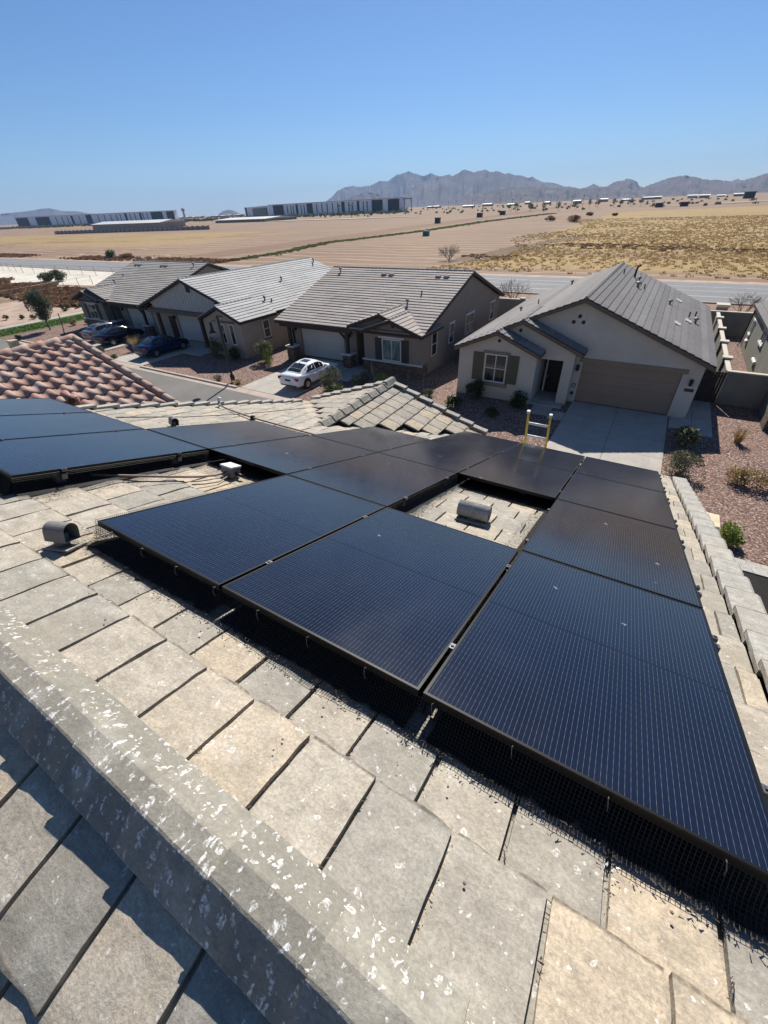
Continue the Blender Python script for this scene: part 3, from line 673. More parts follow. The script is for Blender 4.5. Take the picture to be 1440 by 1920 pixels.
# ------------------------------------------------------------------ houses with a ridge along x (middle and far left)
def house_long(X, mir, label, wallm, roofm, trim, doorm, shut, stone_m, glassm):
    """X maps the middle house's own x onto the place; mir = True is its mirror image"""
    fx = (lambda x: -61.4-x) if mir else (lambda x: x)
    def rx(a, b): return tuple(sorted((fx(a), fx(b))))
    O = (fx(-15.6), 25.2, 0); h = thing('stucco_house', label, 'house', O)
    zr, zl, cy, half = 5.72, 2.93, 33.5, 8.5
    x0, x1 = rx(-22.25, -8.98)
    gable_x(h, O, roofm, cy, zr, half, zl, x0, x1, trim, .37)
    pit = (zr-zl)/half
    wx0, wx1 = rx(-21.6, -9.25)
    # side walls with gable tops
    for xa, xb in ((wx0, wx0+.2), (wx1-.2, wx1)):
        MB(O).prism([(xa, 26.2, 0), (xa, 41.4, 0), (xa, 41.4, 2.85), (xa, cy, zr-.2), (xa, 26.2, zr-.2-(cy-26.2)*pit)], (xb-xa, 0, 0)).build('wall', wallm, h)
    bxp('wall', wallm, h, O, wx0+.2, wx1-.2, 41.2, 41.4, 0, 2.85)
    # garage front
    yg = 26.2
    for a, b in ((-21.6, -20.7), (-16.42, -15.2)): bxp('wall', wallm, h, O, *rx(a, b), yg, yg+.2, 0, 3.0)
    bxp('wall', wallm, h, O, *rx(-20.7, -16.42), yg, yg+.2, 2.36, 3.0)
    bxp('wall', wallm, h, O, *rx(-15.2, -13.85), 28.0, 28.2, 0, 3.4)
    bxp('wall', wallm, h, O, *rx(-15.4, -15.2), yg+.2, 28.0, 0, 3.4)
    d = bxp('garage_door', doorm, h, O, *rx(-20.7, -16.42), yg+.14, yg+.18, .06, 2.36)
    for i in range(4): bxp('door_section', doorm, d, O, *rx(-20.69, -16.43), yg+.11, yg+.139, .07+i*.574, .07+i*.574+.568)
    dd = bxp('front_door', M['door_brown'], h, O, *rx(-14.95, -14.0), 27.93, 27.99, .08, 2.15)
    # porch beam, posts on stone pillars
    bxp('porch_beam', trim, h, O, *rx(-21.9, -14.9), 25.1, 25.3, 2.52, 2.76)
    for px in (-21.0, -15.35):
        pl = bxp('porch_pillar', stone_m, h, O, *rx(px-.36, px+.36), 24.95, 25.65, 0, 1.0)
        bxp('pillar_cap', M['trim_white'], pl, O, *rx(px-.43, px+.43), 24.88, 25.72, 1.0, 1.1)
        bxp('porch_post', trim, h, O, *rx(px-.11, px+.11), 25.1, 25.32, 1.1, 2.52)
        s = 1 if px < -18 else -1
        MB(O).prism([(fx(px+s*.1), 25.14, 2.0), (fx(px+s*.1), 25.14, 2.15), (fx(px+s*.55), 25.14, 2.52), (fx(px+s*.7), 25.14, 2.52)], (0, .12, 0)).build('post_brace', trim, h)
    lantern(h, O, fx(-21.15), yg, 2.15); lantern(h, O, fx(-15.75), yg, 2.1)
    # bedroom wing and the porch gable behind it
    bx = -11.4
    gable_y(h, O, roofm, fx(-12.4), 4.02, 2.75, 3.1, 25.0, 28.6, trim, .37)
    gable_y(h, O, roofm, fx(bx), 3.78, 2.45, 2.95, 24.72, 28.2, trim, .37)
    yb = 25.2
    a, b = rx(-14.9, -10.0); wall_gable_y(h, O, wallm, [(a, 2.82), (a, 3.0 if not mir else 3.0), (fx(-12.4), 3.84), (b, 3.0), (b, 2.82)], 25.42, .15)
    a, b = rx(-13.85, -9.2)
    wall_gable_y(h, O, wallm, [(a, 0), (a, 2.82), (fx(bx), 3.6), (b, 2.82), (b, 0)], yb)
    bxp('wall', wallm, h, O, *rx(-13.84, -13.64), yb+.2, 28.0, 0, 2.9)
    bxp('wall', wallm, h, O, *rx(-9.4, -9.21), yb+.2, 26.2, 0, 2.9)
    bxp('stone_wainscot', stone_m, h, O, *rx(-13.93, -9.12), yb-.1, yb-.002, 0, .86)
    bxp('stone_wainscot', stone_m, h, O, *rx(-9.2, -9.12), yb-.001, yb+.9, 0, .86)
    bxp('ledge', M['trim_white'], h, O, *rx(-13.98, -9.07), yb-.15, yb-.002, .861, .96)
    window(h, O, *rx(-12.3, -10.74), .98, 2.46, yb, gl=glassm)
    for s0 in (-12.88, -10.72):
        s = bxp('shutter', shut, h, O, *rx(s0, s0+.56), yb-.05, yb-.003, .97, 2.48)
        for q in range(4):
            bxp('shutter_board', shut, s, O, *rx(s0+.012+q*.136, s0+.012+q*.136+.124), yb-.066, yb-.051, .98, 2.47)
    bxp('window_header', M['trim_white'], h, O, *rx(-12.55, -10.5), yb-.08, yb-.002, 2.5, 2.62)
    bxp('gable_vent', M['trim_dark'], h, O, *rx(bx-.12, bx+.12), yb-.02, yb-.002, 3.2, 3.42)
    # side windows
    sx = fx(-9.25); fc = -1 if mir else 1
    for y0, y1, z0, z1 in ((26.85, 27.75, 1.1, 2.7), (29.9, 30.8, 1.25, 2.7), (33.1, 34.9, 1.2, 2.7), (38.9, 40.0, 1.2, 2.7)):
        wn = window(h, O, y0, y1, z0, z1, sx, fc, 'x', mull=1 if y1-y0 > 1.2 else 0, hbar=1)
        q = sorted((sx+fc*.0, sx+fc*.09)); bxp('window_header', M['trim_white'], wn, O, q[0], q[1], y0-.05, y1+.05, z1+.002, z1+.1)
    # roof furniture on the near slope
    zf = lambda y: zl+(y-25.0)*pit
    for x, y, hood in ((-20.9, 32.6, 1), (-11.6, 29.9, 0), (-12.0, 28.4, 1)): pipe_vent(h, O, fx(x), y, zf(y)+.08, .22, .06, hood, M['vent_metal'])
    for x in (-16.0, -11.1):
        for q in (-.35, .35):
            y = 32.4; z = zf(y)+.09
            MB(O).box(fx(x)+q-.2, fx(x)+q+.2, y-.12, y+.12, z-.06, z+.06).build('roof_vent', roofm, h)
    return h
house_long(0, False, 'taupe stucco house with shuttered window, white garage door and stone pillars', M['stucco_taupe'], M['roof_taupe'], M['trim_dark'], M['door_white'], M['shutter_dark'], M['stone'], M['glass_teal'])
house_long(0, True, 'grey-brown house farthest left with low tiled roof above two parked cars', M['stucco_sage'], M['roof_brown'], M['trim_dark'], M['door_white'], M['shutter_dark'], M['stone'], M['glass'])

# ------------------------------------------------------------------ house with board-and-batten gable
def house_boards():
    O = (-32.3, 25.0, 0); h = thing('stucco_house', 'tan house with white board-and-batten gable and pale grey tiled roof', 'house', O)
    S = M['stucco_tan']; cx, zr, half, zl = -32.27, 5.5, 7.65, 2.93; pit = (zr-zl)/half
    gable_y(h, O, M['roof_grey'], cx, zr, half, zl, 24.5, 42.3, M['trim_dark'], .40)
    top = lambda x: zr-abs(x-cx)*pit-.17
    bw = wall_gable_y(h, O, M['board'], [(-38.0, top(-38.0)), (cx, top(cx)), (-28.6, top(-28.6)), (-29.2, 2.95), (-37.4, 2.95)], 24.78, .12, 'gable_boarding')
    for i in range(23):
        x = -37.6+i*.39
        if x > -28.7: break
        zb = 2.96; bxp('batten', M['board'], bw, O, x, x+.06, 24.74, 24.779, zb, max(zb+.05, top(x)-.06))
    bxp('gable_vent', M['trim_dark'], h, O, -31.95, -31.5, 24.7, 24.739, 4.5, 5.02)
    bxp('porch_beam', M['trim_brown'], h, O, -38.3, -30.2, 24.5, 24.76, 2.6, 2.94)
    for px in (-37.0, -30.85):
        bxp('porch_post', M['trim_red'], h, O, px-.13, px+.13, 24.45, 24.71, 0, 2.6)
    yg = 25.6
    bxp('wall', S, h, O, -39.3, -35.75, yg, yg+.2, 0, 3.2); bxp('wall', S, h, O, -32.0, -29.2, yg, yg+.2, 0, 3.2); bxp('wall', S, h, O, -35.75, -32.0, yg, yg+.2, 2.4, 3.2)
    d = bxp('garage_door', M['door_white'], h, O, -35.75, -32.0, yg+.14, yg+.18, .06, 2.4)
    for i in range(4): bxp('door_section', M['door_white'], d, O, -35.74, -32.01, yg+.11, yg+.139, .07+i*.584, .07+i*.584+.578)
    bxp('front_door', M['door_brown'], h, O, -37.0, -36.1, yg-.05, yg-.003, .05, 2.1)
    lantern(h, O, -36.0, yg, 2.0); lantern(h, O, -31.4, yg, 2.0)
    # bedroom wing at the right
    gable_y(h, O, M['roof_grey'], -26.9, 3.92, 2.55, 2.9, 23.3, 27.5, M['trim_dark'], .40, sides=(1, -1))
    wall_gable_y(h, O, S, [(-29.2, 0), (-29.2, 2.76), (-26.9, 3.7), (-24.65, 2.76), (-24.65, 0)], 23.6)
    bxp('wall', S, h, O, -24.85, -24.65, 23.8, 41.9, 0, 2.8); bxp('wall', S, h, O, -29.2, -29.0, 23.8, 25.6, 0, 2.8); bxp('wall', S, h, O, -39.5, -39.3, 25.6, 41.9, 0, 2.8)
    bxp('wall', S, h, O, -39.3, -24.85, 41.7, 41.9, 0, 2.8)
    window(h, O, -27.15, -26.65, 1.0, 2.55, 23.6, mull=0); window(h, O, -26.1, -25.55, 1.0, 2.6, 23.6, mull=0)
    bxp('window_header', M['trim_brown'], h, O, -26.45, -25.35, 23.53, 23.598, 2.68, 2.8)
    bxp('window_header', M['trim_brown'], h, O, -27.4, -26.55, 23.53, 23.598, 2.68, 2.8)
    bxp('gable_vent', M['trim_brown'], h, O, -27.2, -26.6, 23.54, 23.598, 3.1, 3.2)
    window(h, O, 25.9, 26.7, 1.15, 2.55, -24.65, 1, 'x', mull=0, hbar=1)
    bxp('window_sill', M['trim_brown'], h, O, -24.649, -24.57, 25.85, 26.75, 1.0, 1.149)
    zs = lambda x: zr-abs(x-cx)*pit
    for x, y, hood in ((-28.9, 33.5, 1), (-26.4, 28.4, 1), (-26.0, 28.8, 0), (-30.5, 40.5, 0), (-31.2, 41.5, 1)): pipe_vent(h, O, x, y, zs(x)+.06, .25, .06, hood, M['black'])
house_boards()

# ------------------------------------------------------------------ neighbour at the right border
def house_edge():
    O = (10.2, 26.4, 0); h = thing('stucco_house', 'sage grey stucco house side wall at the right border of the photo', 'house', O)
    S = M['stucco_sage']
    bxp('wall', S, h, O, 10.22, 22, 26.3, 43.4, 0, 2.9)
    ro = MB(O).prism([(10.05, 25.9, 2.72), (10.05, 25.9, 2.86), (16.2, 25.9, 4.9), (22.4, 25.9, 2.86), (22.4, 25.9, 2.72)], (0, 17.9, 0)).build('roof', M['trim_dark'], h)
    courses(ro, M['roof_dark'], (10.05, 25.9, 2.86), (0, 1, 0), np.array([6.15, 0, 2.04])/math.hypot(6.15, 2.04), 17.9, math.hypot(6.15, 2.04), .40, .035, wave=.035)
    for y0, y1, z0, z1 in ((35.3, 36.8, 1.85, 2.62), (40.9, 41.8, 1.3, 2.2), (29.0, 30.2, 1.0, 2.4)):
        wn = window(h, O, y0, y1, z0, z1, 10.22, -1, 'x', mull=1)
        bxp('window_sill', M['trim_white'], wn, O, 10.11, 10.159, y0-.05, y1+.05, z0-.1, z0-.002)
        bxp('window_header', M['trim_white'], wn, O, 10.11, 10.159, y0-.05, y1+.05, z1+.002, z1+.1)
    for y, z, L in ((35.3, .9, 1.1), (41.0, .85, .6)):
        MB(O).tube([(10.14, y-L/2, z), (10.14, y+L/2, z)], .1, 8).build('wall_vent', M['trim_white'], h)
    bxp('stone_wainscot', M['stone'], h, O, 10.1, 10.219, 25.6, 26.6, 0, .9)
    MB(O).tube([(10.15, 43.0, 2.7), (10.13, 43.0, .3), (10.0, 42.8, .1)], .05, 8).build('downpipe', M['trim_dark'], h)
house_edge()

# ------------------------------------------------------------------ walls, gate, condenser
def block_wall(label, x0, x1, y0, y1, hgt, group=None, pil=None):
    O = ((x0+x1)/2, (y0+y1)/2, 0); t = thing('block_wall', label, 'wall', O)
    bxp('wall_panel', M['block'], t, O, x0, x1, y0, y1, 0, hgt); bxp('coping', M['block_cap'], t, O, x0-.04, x1+.04, y0-.04, y1+.04, hgt, hgt+.07)
    for px, py in (pil or []):
        p = bxp('pilaster', M['block'], t, O, px-.2, px+.2, py-.2, py+.2, 0, hgt+.1); bxp('pilaster_cap', M['block_cap'], p, O, px-.25, px+.25, py-.25, py+.25, hgt+.1, hgt+.2)
    return t
block_wall('tall block boundary wall between the back yards and the road', -62, 60, 46.2, 46.4, 1.8, pil=[(x, 46.3) for x in (-58, -50, -40, -24.3, -8.3, 24, 40)])
block_wall('side yard block wall right of the cream house with stepped pilasters', 8.12, 8.28, 29.1, 46.0, 1.75, pil=[(8.2, y) for y in (31.5, 35.5, 39.5, 43.4)])
block_wall('short block return wall in shade beside the dark gate', 8.15, 10.2, 28.75, 28.95, 1.8)
block_wall('block side wall between the tan house and the taupe house', -23.2, -23.0, 30.0, 46.0, 1.75)
block_wall('block side wall between the taupe house and the cream house', -7.6, -7.4, 29.0, 46.0, 1.75)
pr = thing('wall_pillar', 'stout square wall pillar with pale cap at the back corner', 'pillar', (8.5, 47.6, 0))
bxp('shaft', M['block'], pr, (8.5, 47.6, 0), 8.1, 8.9, 47.2, 48.0, 0, 2.0); bxp('cap', M['block_cap'], pr, (8.5, 47.6, 0), 8.02, 8.98, 47.12, 48.08, 2.0, 2.2)
gt = thing('side_gate', 'dark slatted side gate between the cream house and the block wall', 'gate', (7.4, 28.7, 0))
for i in range(10):
    a = 6.78+i*.136; bxp('gate_board', M['trim_dark'], gt, (7.4, 28.7, 0), a, a+.122, 28.66, 28.7, .06, 1.8)
bxp('gate_rail', M['trim_dark'], gt, (7.4, 28.7, 0), 6.76, 8.12, 28.701, 28.75, .3, .4); bxp('gate_rail', M['trim_dark'], gt, (7.4, 28.7, 0), 6.76, 8.12, 28.701, 28.75, 1.5, 1.6)
ac = thing('air_conditioner', 'white air conditioner with round fan top behind the block return wall', 'air conditioner', (9.25, 31.6, 0))
AO = (9.25, 31.6, 0); bxp('casing', M['white_metal'], ac, AO, 8.85, 9.7, 31.2, 32.05, .08, 1.05)
MB(AO).lathe((9.27, 31.62, 1.051), [(.36, 0), (.36, .03), (.3, .035)], 20).build('fan_grille', M['black'], ac)
MB(AO).lathe((9.27, 31.62, 1.087), [(.1, 0), (.1, .02)], 12).build('fan_hub', M['white_metal'], ac)
for a in range(3):
    t = a*2*PI/3; MB(AO).hexa([(9.27+.1*math.cos(t-.3), 31.62+.1*math.sin(t-.3), 1.09), (9.27+.29*math.cos(t-.25), 31.62+.29*math.sin(t-.25), 1.09), (9.27+.29*math.cos(t+.25), 31.62+.29*math.sin(t+.25), 1.1), (9.27+.1*math.cos(t+.3), 31.62+.1*math.sin(t+.3), 1.1), (9.27+.1*math.cos(t-.3), 31.62+.1*math.sin(t-.3), 1.095), (9.27+.29*math.cos(t-.25), 31.62+.29*math.sin(t-.25), 1.095), (9.27+.29*math.cos(t+.25), 31.62+.29*math.sin(t+.25), 1.105), (9.27+.1*math.cos(t+.3), 31.62+.1*math.sin(t+.3), 1.105)]).build('fan_blade', M['white_metal'], ac)

# ------------------------------------------------------------------ own house: tiled roof under the camera
TH = .31895; CT, ST = math.cos(TH), math.sin(TH)
PO = np.array([0, 0, 8.3])                       # origin of the panel plane
EV = np.array([0, CT, -ST]); EN = np.array([0, ST, CT])
def rp(u, v, h): return PO+np.array([u, 0, 0])+EV*v+EN*h
CW, RW = 1.15, 1.742                             # panel pitch across and down the slope
PANELS = [(-3, 0), (-2, 0), (-1, 0), (1, 0), (2, 0), (3, 0), (-1, 1), (0, 1), (1, 1), (3, 1), (0, 2), (1, 2), (2, 2), (3, 2), (1, 3), (2, 3), (3, 3)]
HR = -.15; YR = -.763; TW, TE = .2895, .349
VR = -.754; VEAVE = 7.5; U0, U1 = -3.35, 4.86
HO = (1.0, 3.5, 0)
own = thing('tiled_house', 'two-storey house under the camera with bird-spotted slate tile roof', 'house', HO)
bxp('wall', M['stucco_own'], own, HO, -3.1, 4.75, -6.3, 6.7, 0, 5.5)
# roof body: main ridge block plus cross gable
GX, GZ, GY0, GY1, GH = -1.0, 6.6, 4.2, 7.32, 2.62
gl = GZ-GH*math.tan(TH)
def zmain(y): return rp(0, (y-HR*ST)/CT, HR)[2]
body = MB(HO)
ze = zmain(7.1)-.1
body.prism([(U0-.02, 7.1, ze), (U0-.02, YR, zmain(YR)-.1), (U0-.02, 2*YR-7.1, ze), (U0-.02, 2*YR-7.1, ze-.2), (U0-.02, 7.1, ze-.2)], (U1-U0+.2, 0, 0))
roof = body.build('roof', M['deck'], own)
gb = MB(HO).prism([(GX-GH, 7.25, gl-.09), (GX, 7.25, GZ-.09), (GX+GH, 7.25, gl-.09), (GX+GH, 7.25, gl-.3), (GX-GH, 7.25, gl-.3)], (0, -3.4, 0)).build('gable_deck', M['deck'], own)
wall_gable_y(own, HO, M['stucco_own'], [(GX-2.3, 5.3), (GX-2.3, gl), (GX, GZ-.3), (GX+2.3, gl), (GX+2.3, 5.3)], 6.75, .25)
# tile meshes
def tile_mesh(seed, W=TW-.018, L=TE+.075, th=.030, nx=5, ny=6):
    r = random.Random(seed); V = []; F = []
    ph = [r.uniform(0, 6) for _ in range(4)]
    for j in range(ny+1):
        for i in range(nx+1):
            x = W*(i/nx-.5); y = -L+L*j/ny
            if i in (0, nx): x += r.uniform(-.0018, .0018)
            if j == ny: y += r.uniform(-.011, .004)
            z = -.034*(-y/L)+.0015*math.sin(ph[0]+x*31+y*9)+.0012*math.sin(ph[1]+y*27)+r.uniform(-.0005, .0005)
            if j == ny: z -= .006
            if i in (0, nx): z -= .002
            V.append((x, y, z))
    n = nx+1
    for j in range(ny):
        for i in range(nx): a = j*n+i; F.append((a, a+1, a+n+1, a+n))
    ring = [i for i in range(n)]+[j*n+nx for j in range(1, ny+1)]+[ny*n+i for i in range(nx-1, -1, -1)]+[j*n for j in range(ny-1, 0, -1)]
    b = len(V)
    for q in ring: x, y, z = V[q]; V.append((x, y, -.034*(-y/L)-th))
    for q in range(len(ring)): q2 = (q+1) % len(ring); F.append((ring[q2], ring[q], b+q, b+q2))
    F.append(tuple(range(b+len(ring)-1, b-1, -1)))
    b = len(V); V += [(W/2-.002, -L, -.059), (W/2+.0195, -L, -.059), (W/2+.0195, -.012, -.028), (W/2-.002, -.012, -.028), (W/2+.0195, -.012, -.038), (W/2-.002, -.012, -.034)]
    F += [(b, b+1, b+2, b+3), (b+3, b+2, b+4, b+5)]
    me = bpy.data.meshes.new('roof_tile'); me.from_pydata(V, [], F); me.materials.append(M['tile']); me.update(); return me
TILES = [tile_mesh(s) for s in range(10)]
def cut_tile(W): return tile_mesh(random.randint(0, 9999), W=W, nx=max(2, int(5*W/TW)))
spots = []          # (world pos, euler, mesh, size key)
def covered(u, v):
    for c, r in PANELS:
        if c*CW+.12 < u < (c+1)*CW-.12 and r*RW+.42 < v+.17 < (r+1)*RW-.05: return True
    return False
def ingable(x, y, z):      # under the cross gable
    if y < 3.5: return False
    return GZ-abs(x-GX)*math.tan(TH)-.09 > z+.05
ncourse = int((VEAVE+.28)/TE)+1
for kx in range(-1, ncourse):
    vb = -.28+kx*TE+TE            # lower edge of this course
    vlow = -.28 if kx == -1 else vb
    off = 1.715 if kx % 2 else 1.57
    i0 = math.floor((U0-off)/TW); u = off+i0*TW
    while u < U1-.04:
        a, b = max(u, U0), min(u+TW, U1)
        if b-a > .06:
            uc = (a+b)/2; P = rp(uc, vlow, HR); hid = covered(uc, vlow-.15)
            if not ingable(P[0], P[1], P[2]):
                P = P+EN*random.uniform(-.003, .004)
                spots.append((P, (-TH+random.uniform(-.006, .006), random.uniform(-.006, .006), random.uniform(-.008, .008)), TILES[random.randrange(10)] if b-a > TW-.01 else cut_tile(b-a-.014), hid, uc, vlow))
        u += TW
# the far side of the ridge
for kx in range(0, 4):
    vlow = VR+.49+kx*TE-.02; off = 2.716+(0 if kx % 2 == 0 else .145)
    i0 = math.floor((U0-off)/TW); u = off+i0*TW
    while u < U1-.1:
        uc = u+TW/2; Pm = rp(uc, vlow, HR); P = np.array([Pm[0], 2*YR-Pm[1], Pm[2]])+np.array([0, 0, random.uniform(-.003, .004)])
        spots.append((P, (-TH+random.uniform(-.005, .005), random.uniform(-.005, .005), PI+random.uniform(-.008, .008)), TILES[random.randrange(10)], uc < .5, uc, -2-vlow)); u += TW
# cross gable slopes: courses step down towards +x and -x
Lg = GH/CT
for s in (1, -1):
    for kx in range(int(Lg/TE)+1):
        d = min(.36+kx*TE, Lg+.03)
        yy = GY1-.03-(0 if kx % 2 else TW/2)
        while yy > 3.6:
            xc = GX+s*d*CT; P = np.array([xc, yy-TW/2, GZ-d*ST+.0])
            if P[2] > zmain(P[1])+.0 and abs(d) > .1:
                spots.append((P, (-TH+random.uniform(-.006, .006), random.uniform(-.005, .005), -s*PI/2+random.uniform(-.008, .008)), TILES[random.randrange(10)], False, xc, 99))
            yy -= TW
vis = [s for s in spots if not s[3]]; hidn = [s for s in spots if s[3]]
vis.sort(key=lambda s: np.linalg.norm(s[0]-CAM))
for P, eu, me, _, uc, vv in vis[:300]:
    link('roof_tile', me, roof, tuple(P-np.array(HO)), eu)
def join_tiles(name, lst, parent):
    V = []; F = []
    for P, eu, me, *_ in lst:
        mt = (Matrix.Translation(Vector(P-np.array(HO))) @ (Matrix.Rotation(eu[2], 4, 'Z') @ Matrix.Rotation(eu[1], 4, 'Y') @ Matrix.Rotation(eu[0], 4, 'X')))
        b = len(V); V += [tuple(mt @ v.co) for v in me.vertices]; F += [tuple(b+i for i in p.vertices) for p in me.polygons]
    me = bpy.data.meshes.new(name); me.from_pydata(V, [], F); me.materials.append(M['tile']); me.update()
    return tag(link(name, me, parent), kind='stuff')
join_tiles('roof_tiling', vis[300:]+hidn, roof)
# ridge caps: three-sided, each lapping the next
def cap_mesh(L, wb=.133, wt=.036, hc=.10):
    V = []; F = []; n = 6
    for i in range(n+1):
        x = L*i/n; lift = .020*(1-i/n); j = random.uniform(-.001, .001)
        prof = [(-wb-.002, 0), (-wb, .012), (-wt-.004, hc-.004), (-wt+.004, hc), (wt-.004, hc), (wt+.004, hc-.004), (wb, .012), (wb+.002, 0), (wt*.8, hc-.03), (-wt*.8, hc-.03)]
        V += [(x, y+j, z+lift) for y, z in prof]
    k_ = 10
    for i in range(n):
        for q in range(k_): q2 = (q+1) % k_; F.append((i*k_+q, i*k_+q2, (i+1)*k_+q2, (i+1)*k_+q))
    F.append(tuple(range(k_))); F.append(tuple(n*k_+q for q in range(k_-1, -1, -1)))
    me = bpy.data.meshes.new('ridge_cap'); me.from_pydata(V, [], F); me.materials.append(M['cap']); me.update(); return me
CAPS = [cap_mesh(.37) for _ in range(4)]
zc = zmain(-.63)-.004
x = 2.6-.325*18
while x < U1+.1:
    link('ridge_cap', CAPS[random.randrange(4)], roof, (x-HO[0], YR-HO[1]+random.uniform(-.002, .002), zc-HO[2]), (random.uniform(-.01, .01), 0, random.uniform(-.004, .004))); x += .325
y = 4.35
gr = GZ-.133*math.tan(TH)-.01
while y < GY1-.1:
    link('ridge_cap', CAPS[random.randrange(4)], gb, (GX-HO[0], y-HO[1], gr-HO[2]), (0, 0, PI/2)); y += .325
# rake tiles at the right edge, on the left edge and on the gable rakes
def rake_mesh(W, L=.40, drop=.12, th=.038, lift=.045):
    mb = MB(); n = 4; prof = [(-W, 0), (-W, th), (-.01, th+.004), (.012, th-.008), (.014, -drop), (-.012, -drop), (-.014, 0)]
    for i in range(n+1):
        yy = -L+L*i/n; h = -lift*(-yy/L); 
        for px, pz in prof: mb.v.append((px+(random.uniform(-.003, .003) if px < -W*.9 else 0), yy+(random.uniform(-.006, .004) if i in (0, n) else 0), pz+h))
    k_ = len(prof)
    for i in range(n):
        for q in range(k_): q2 = (q+1) % k_; mb.f.append((i*k_+q, (i+1)*k_+q, (i+1)*k_+q2, i*k_+q2))
    mb.f.append(tuple(range(k_))); mb.f.append(tuple(n*k_+q for q in range(k_-1, -1, -1)))
    me = mb.mesh('rake_tile'); me.materials.append(M['rake']); return me
RK = [rake_mesh(.205) for _ in range(3)]
v = -.55
while v < VEAVE+.1:
    P = rp(U1+.215, v, HR+.012)
    link('rake_tile', RK[random.randrange(3)], roof, tuple(P-np.array(HO)), (-TH+random.uniform(-.008, .008), random.uniform(-.02, .02), random.uniform(-.01, .01))); v += TE
RKL = []
for me in RK:
    m2 = me.copy(); 
    for vtx in m2.vertices: vtx.co.x = -vtx.co.x*.6
    m2.flip_normals(); RKL.append(m2)
v = .2
while v < VEAVE:
    P = rp(U0-.1, v, HR+.016)
    link('rake_tile', RKL[random.randrange(3)], roof, tuple(P-np.array(HO)), (-TH, 0, 0)); v += TE
for s in (1, -1):
    d = .42
    while d < Lg+.1:
        P = np.array([GX+s*d*CT, GY1+.06, GZ-d*ST+.02]); ms = (RKL if s > 0 else RK)
        # local y runs down the slope; the drop edge faces +y (the street)
        link('rake_tile', ms[random.randrange(3)], gb, tuple(P-np.array(HO)), (-TH, 0, -s*PI/2)); d += TE
MB(HO).hexa([tuple(p) for p in ((GX-.12, GY1-.3, GZ-.02), (GX+.12, GY1-.3, GZ-.02), (GX+.12, GY1+.09, GZ-.05), (GX-.12, GY1+.09, GZ-.05), (GX-.04, GY1-.3, GZ+.09), (GX+.04, GY1-.3, GZ+.09), (GX+.04, GY1+.09, GZ+.08), (GX-.04, GY1+.09, GZ+.08))]).build('ridge_end', M['cap'], gb)
# lower wing at the right
lw = MB(HO).prism([(5.0, 7.0, 2.2), (5.0, 8.95, 2.98), (5.0, 9.75, 2.68), (5.0, 9.75, 2.5), (5.0, 7.0, 2.0)], (3.4, 0, 0)).build('wing_roof', M['deck'], own)
up = np.array([0, -.8, .3])/math.hypot(.8, .3)
for j in range(3):
    for i in range(12):
        a = 5.0+i*.2895+(.14 if j % 2 else 0)
        e0 = np.array([a, 9.78, 2.675])+up*j*.29
        nn = np.array([0, .3, .8])/math.hypot(.8, .3); e1 = e0+up*.30
        MB(HO).hexa([tuple(q) for q in (e0, e0+np.array([.28, 0, 0]), e1+np.array([.28, 0, 0]), e1, e0+nn*.04, e0+np.array([.28, 0, 0])+nn*.04, e1+np.array([.28, 0, 0])+nn*.015, e1+nn*.015)]).build('roof_tile', M['rake'], lw)
bxp('wing_wall', M['stucco_own'], own, HO, 4.76, 8.2, 6.2, 9.5, 0, 2.1)
bxp('corner_post', M['cream'], own, HO, 6.42, 6.74, 10.5, 11.1, 2.5, 3.0)
bxp('corner_post', M['stucco_own'], own, HO, 6.44, 6.72, 10.52, 11.08, 0, 2.5)

# ------------------------------------------------------------------ solar panels
PW, PL, PT = 1.13, 1.722, .035
fr = MB(); fw = .012
for a in ((0, PW, 0, fw), (0, PW, PL-fw, PL)): fr.box(a[0], a[1], a[2], a[3], -PT, 0)
for a in ((0, fw, fw, PL-fw), (PW-fw, PW, fw, PL-fw)): fr.box(a[0], a[1], a[2], a[3], -PT, -.0002)
FRAME = fr.mesh('frame'); FRAME.materials.append(M['frame'])
lm = MB().box(fw, PW-fw, fw, PL-fw, -.008, -.0015).mesh('laminate'); lm.materials.append(M['cells'])
CLIP = MB().box(-.012, .012, -.02, .02, -.02, .004).box(-.006, .006, -.006, .006, .004, .011).mesh('clamp'); CLIP.materials.append(M['rail'])
colname = {-3: 'at the left border', -2: 'far left against the red-tiled roof side', -1: 'in the left block', 0: 'in the column with the junction-box gap', 1: 'in the column right of the junction box', 2: 'in the column with the pipe-vent gap', 3: 'along the right roof edge'}
rowname = {0: 'topmost', 1: 'second from the ridge', 2: 'third from the ridge', 3: 'lowest'}
for c, r in PANELS:
    P = rp(c*CW+.01, r*RW+.01, 0)
    if c in (-3, -2): lab = 'black solar panel ' + ('in the far left column beyond the left border' if c == -3 else 'at the left border behind the nearer left panel')
    else: lab = f'black solar panel {colname[c]}, {rowname[r]}'
    p = thing('solar_panel', lab, 'solar panel', tuple(P), 0, 'black solar panels on the tile roof')
    p.rotation_euler = (-TH, 0, 0)
    link('frame', FRAME, p); link('laminate', lm, p)
    for vv in (.34, 1.38):
        link('clamp', CLIP, p, (PW+.01, vv, 0) if (c+1, r) in PANELS or c == 3 else (PW+.01, vv, 0))
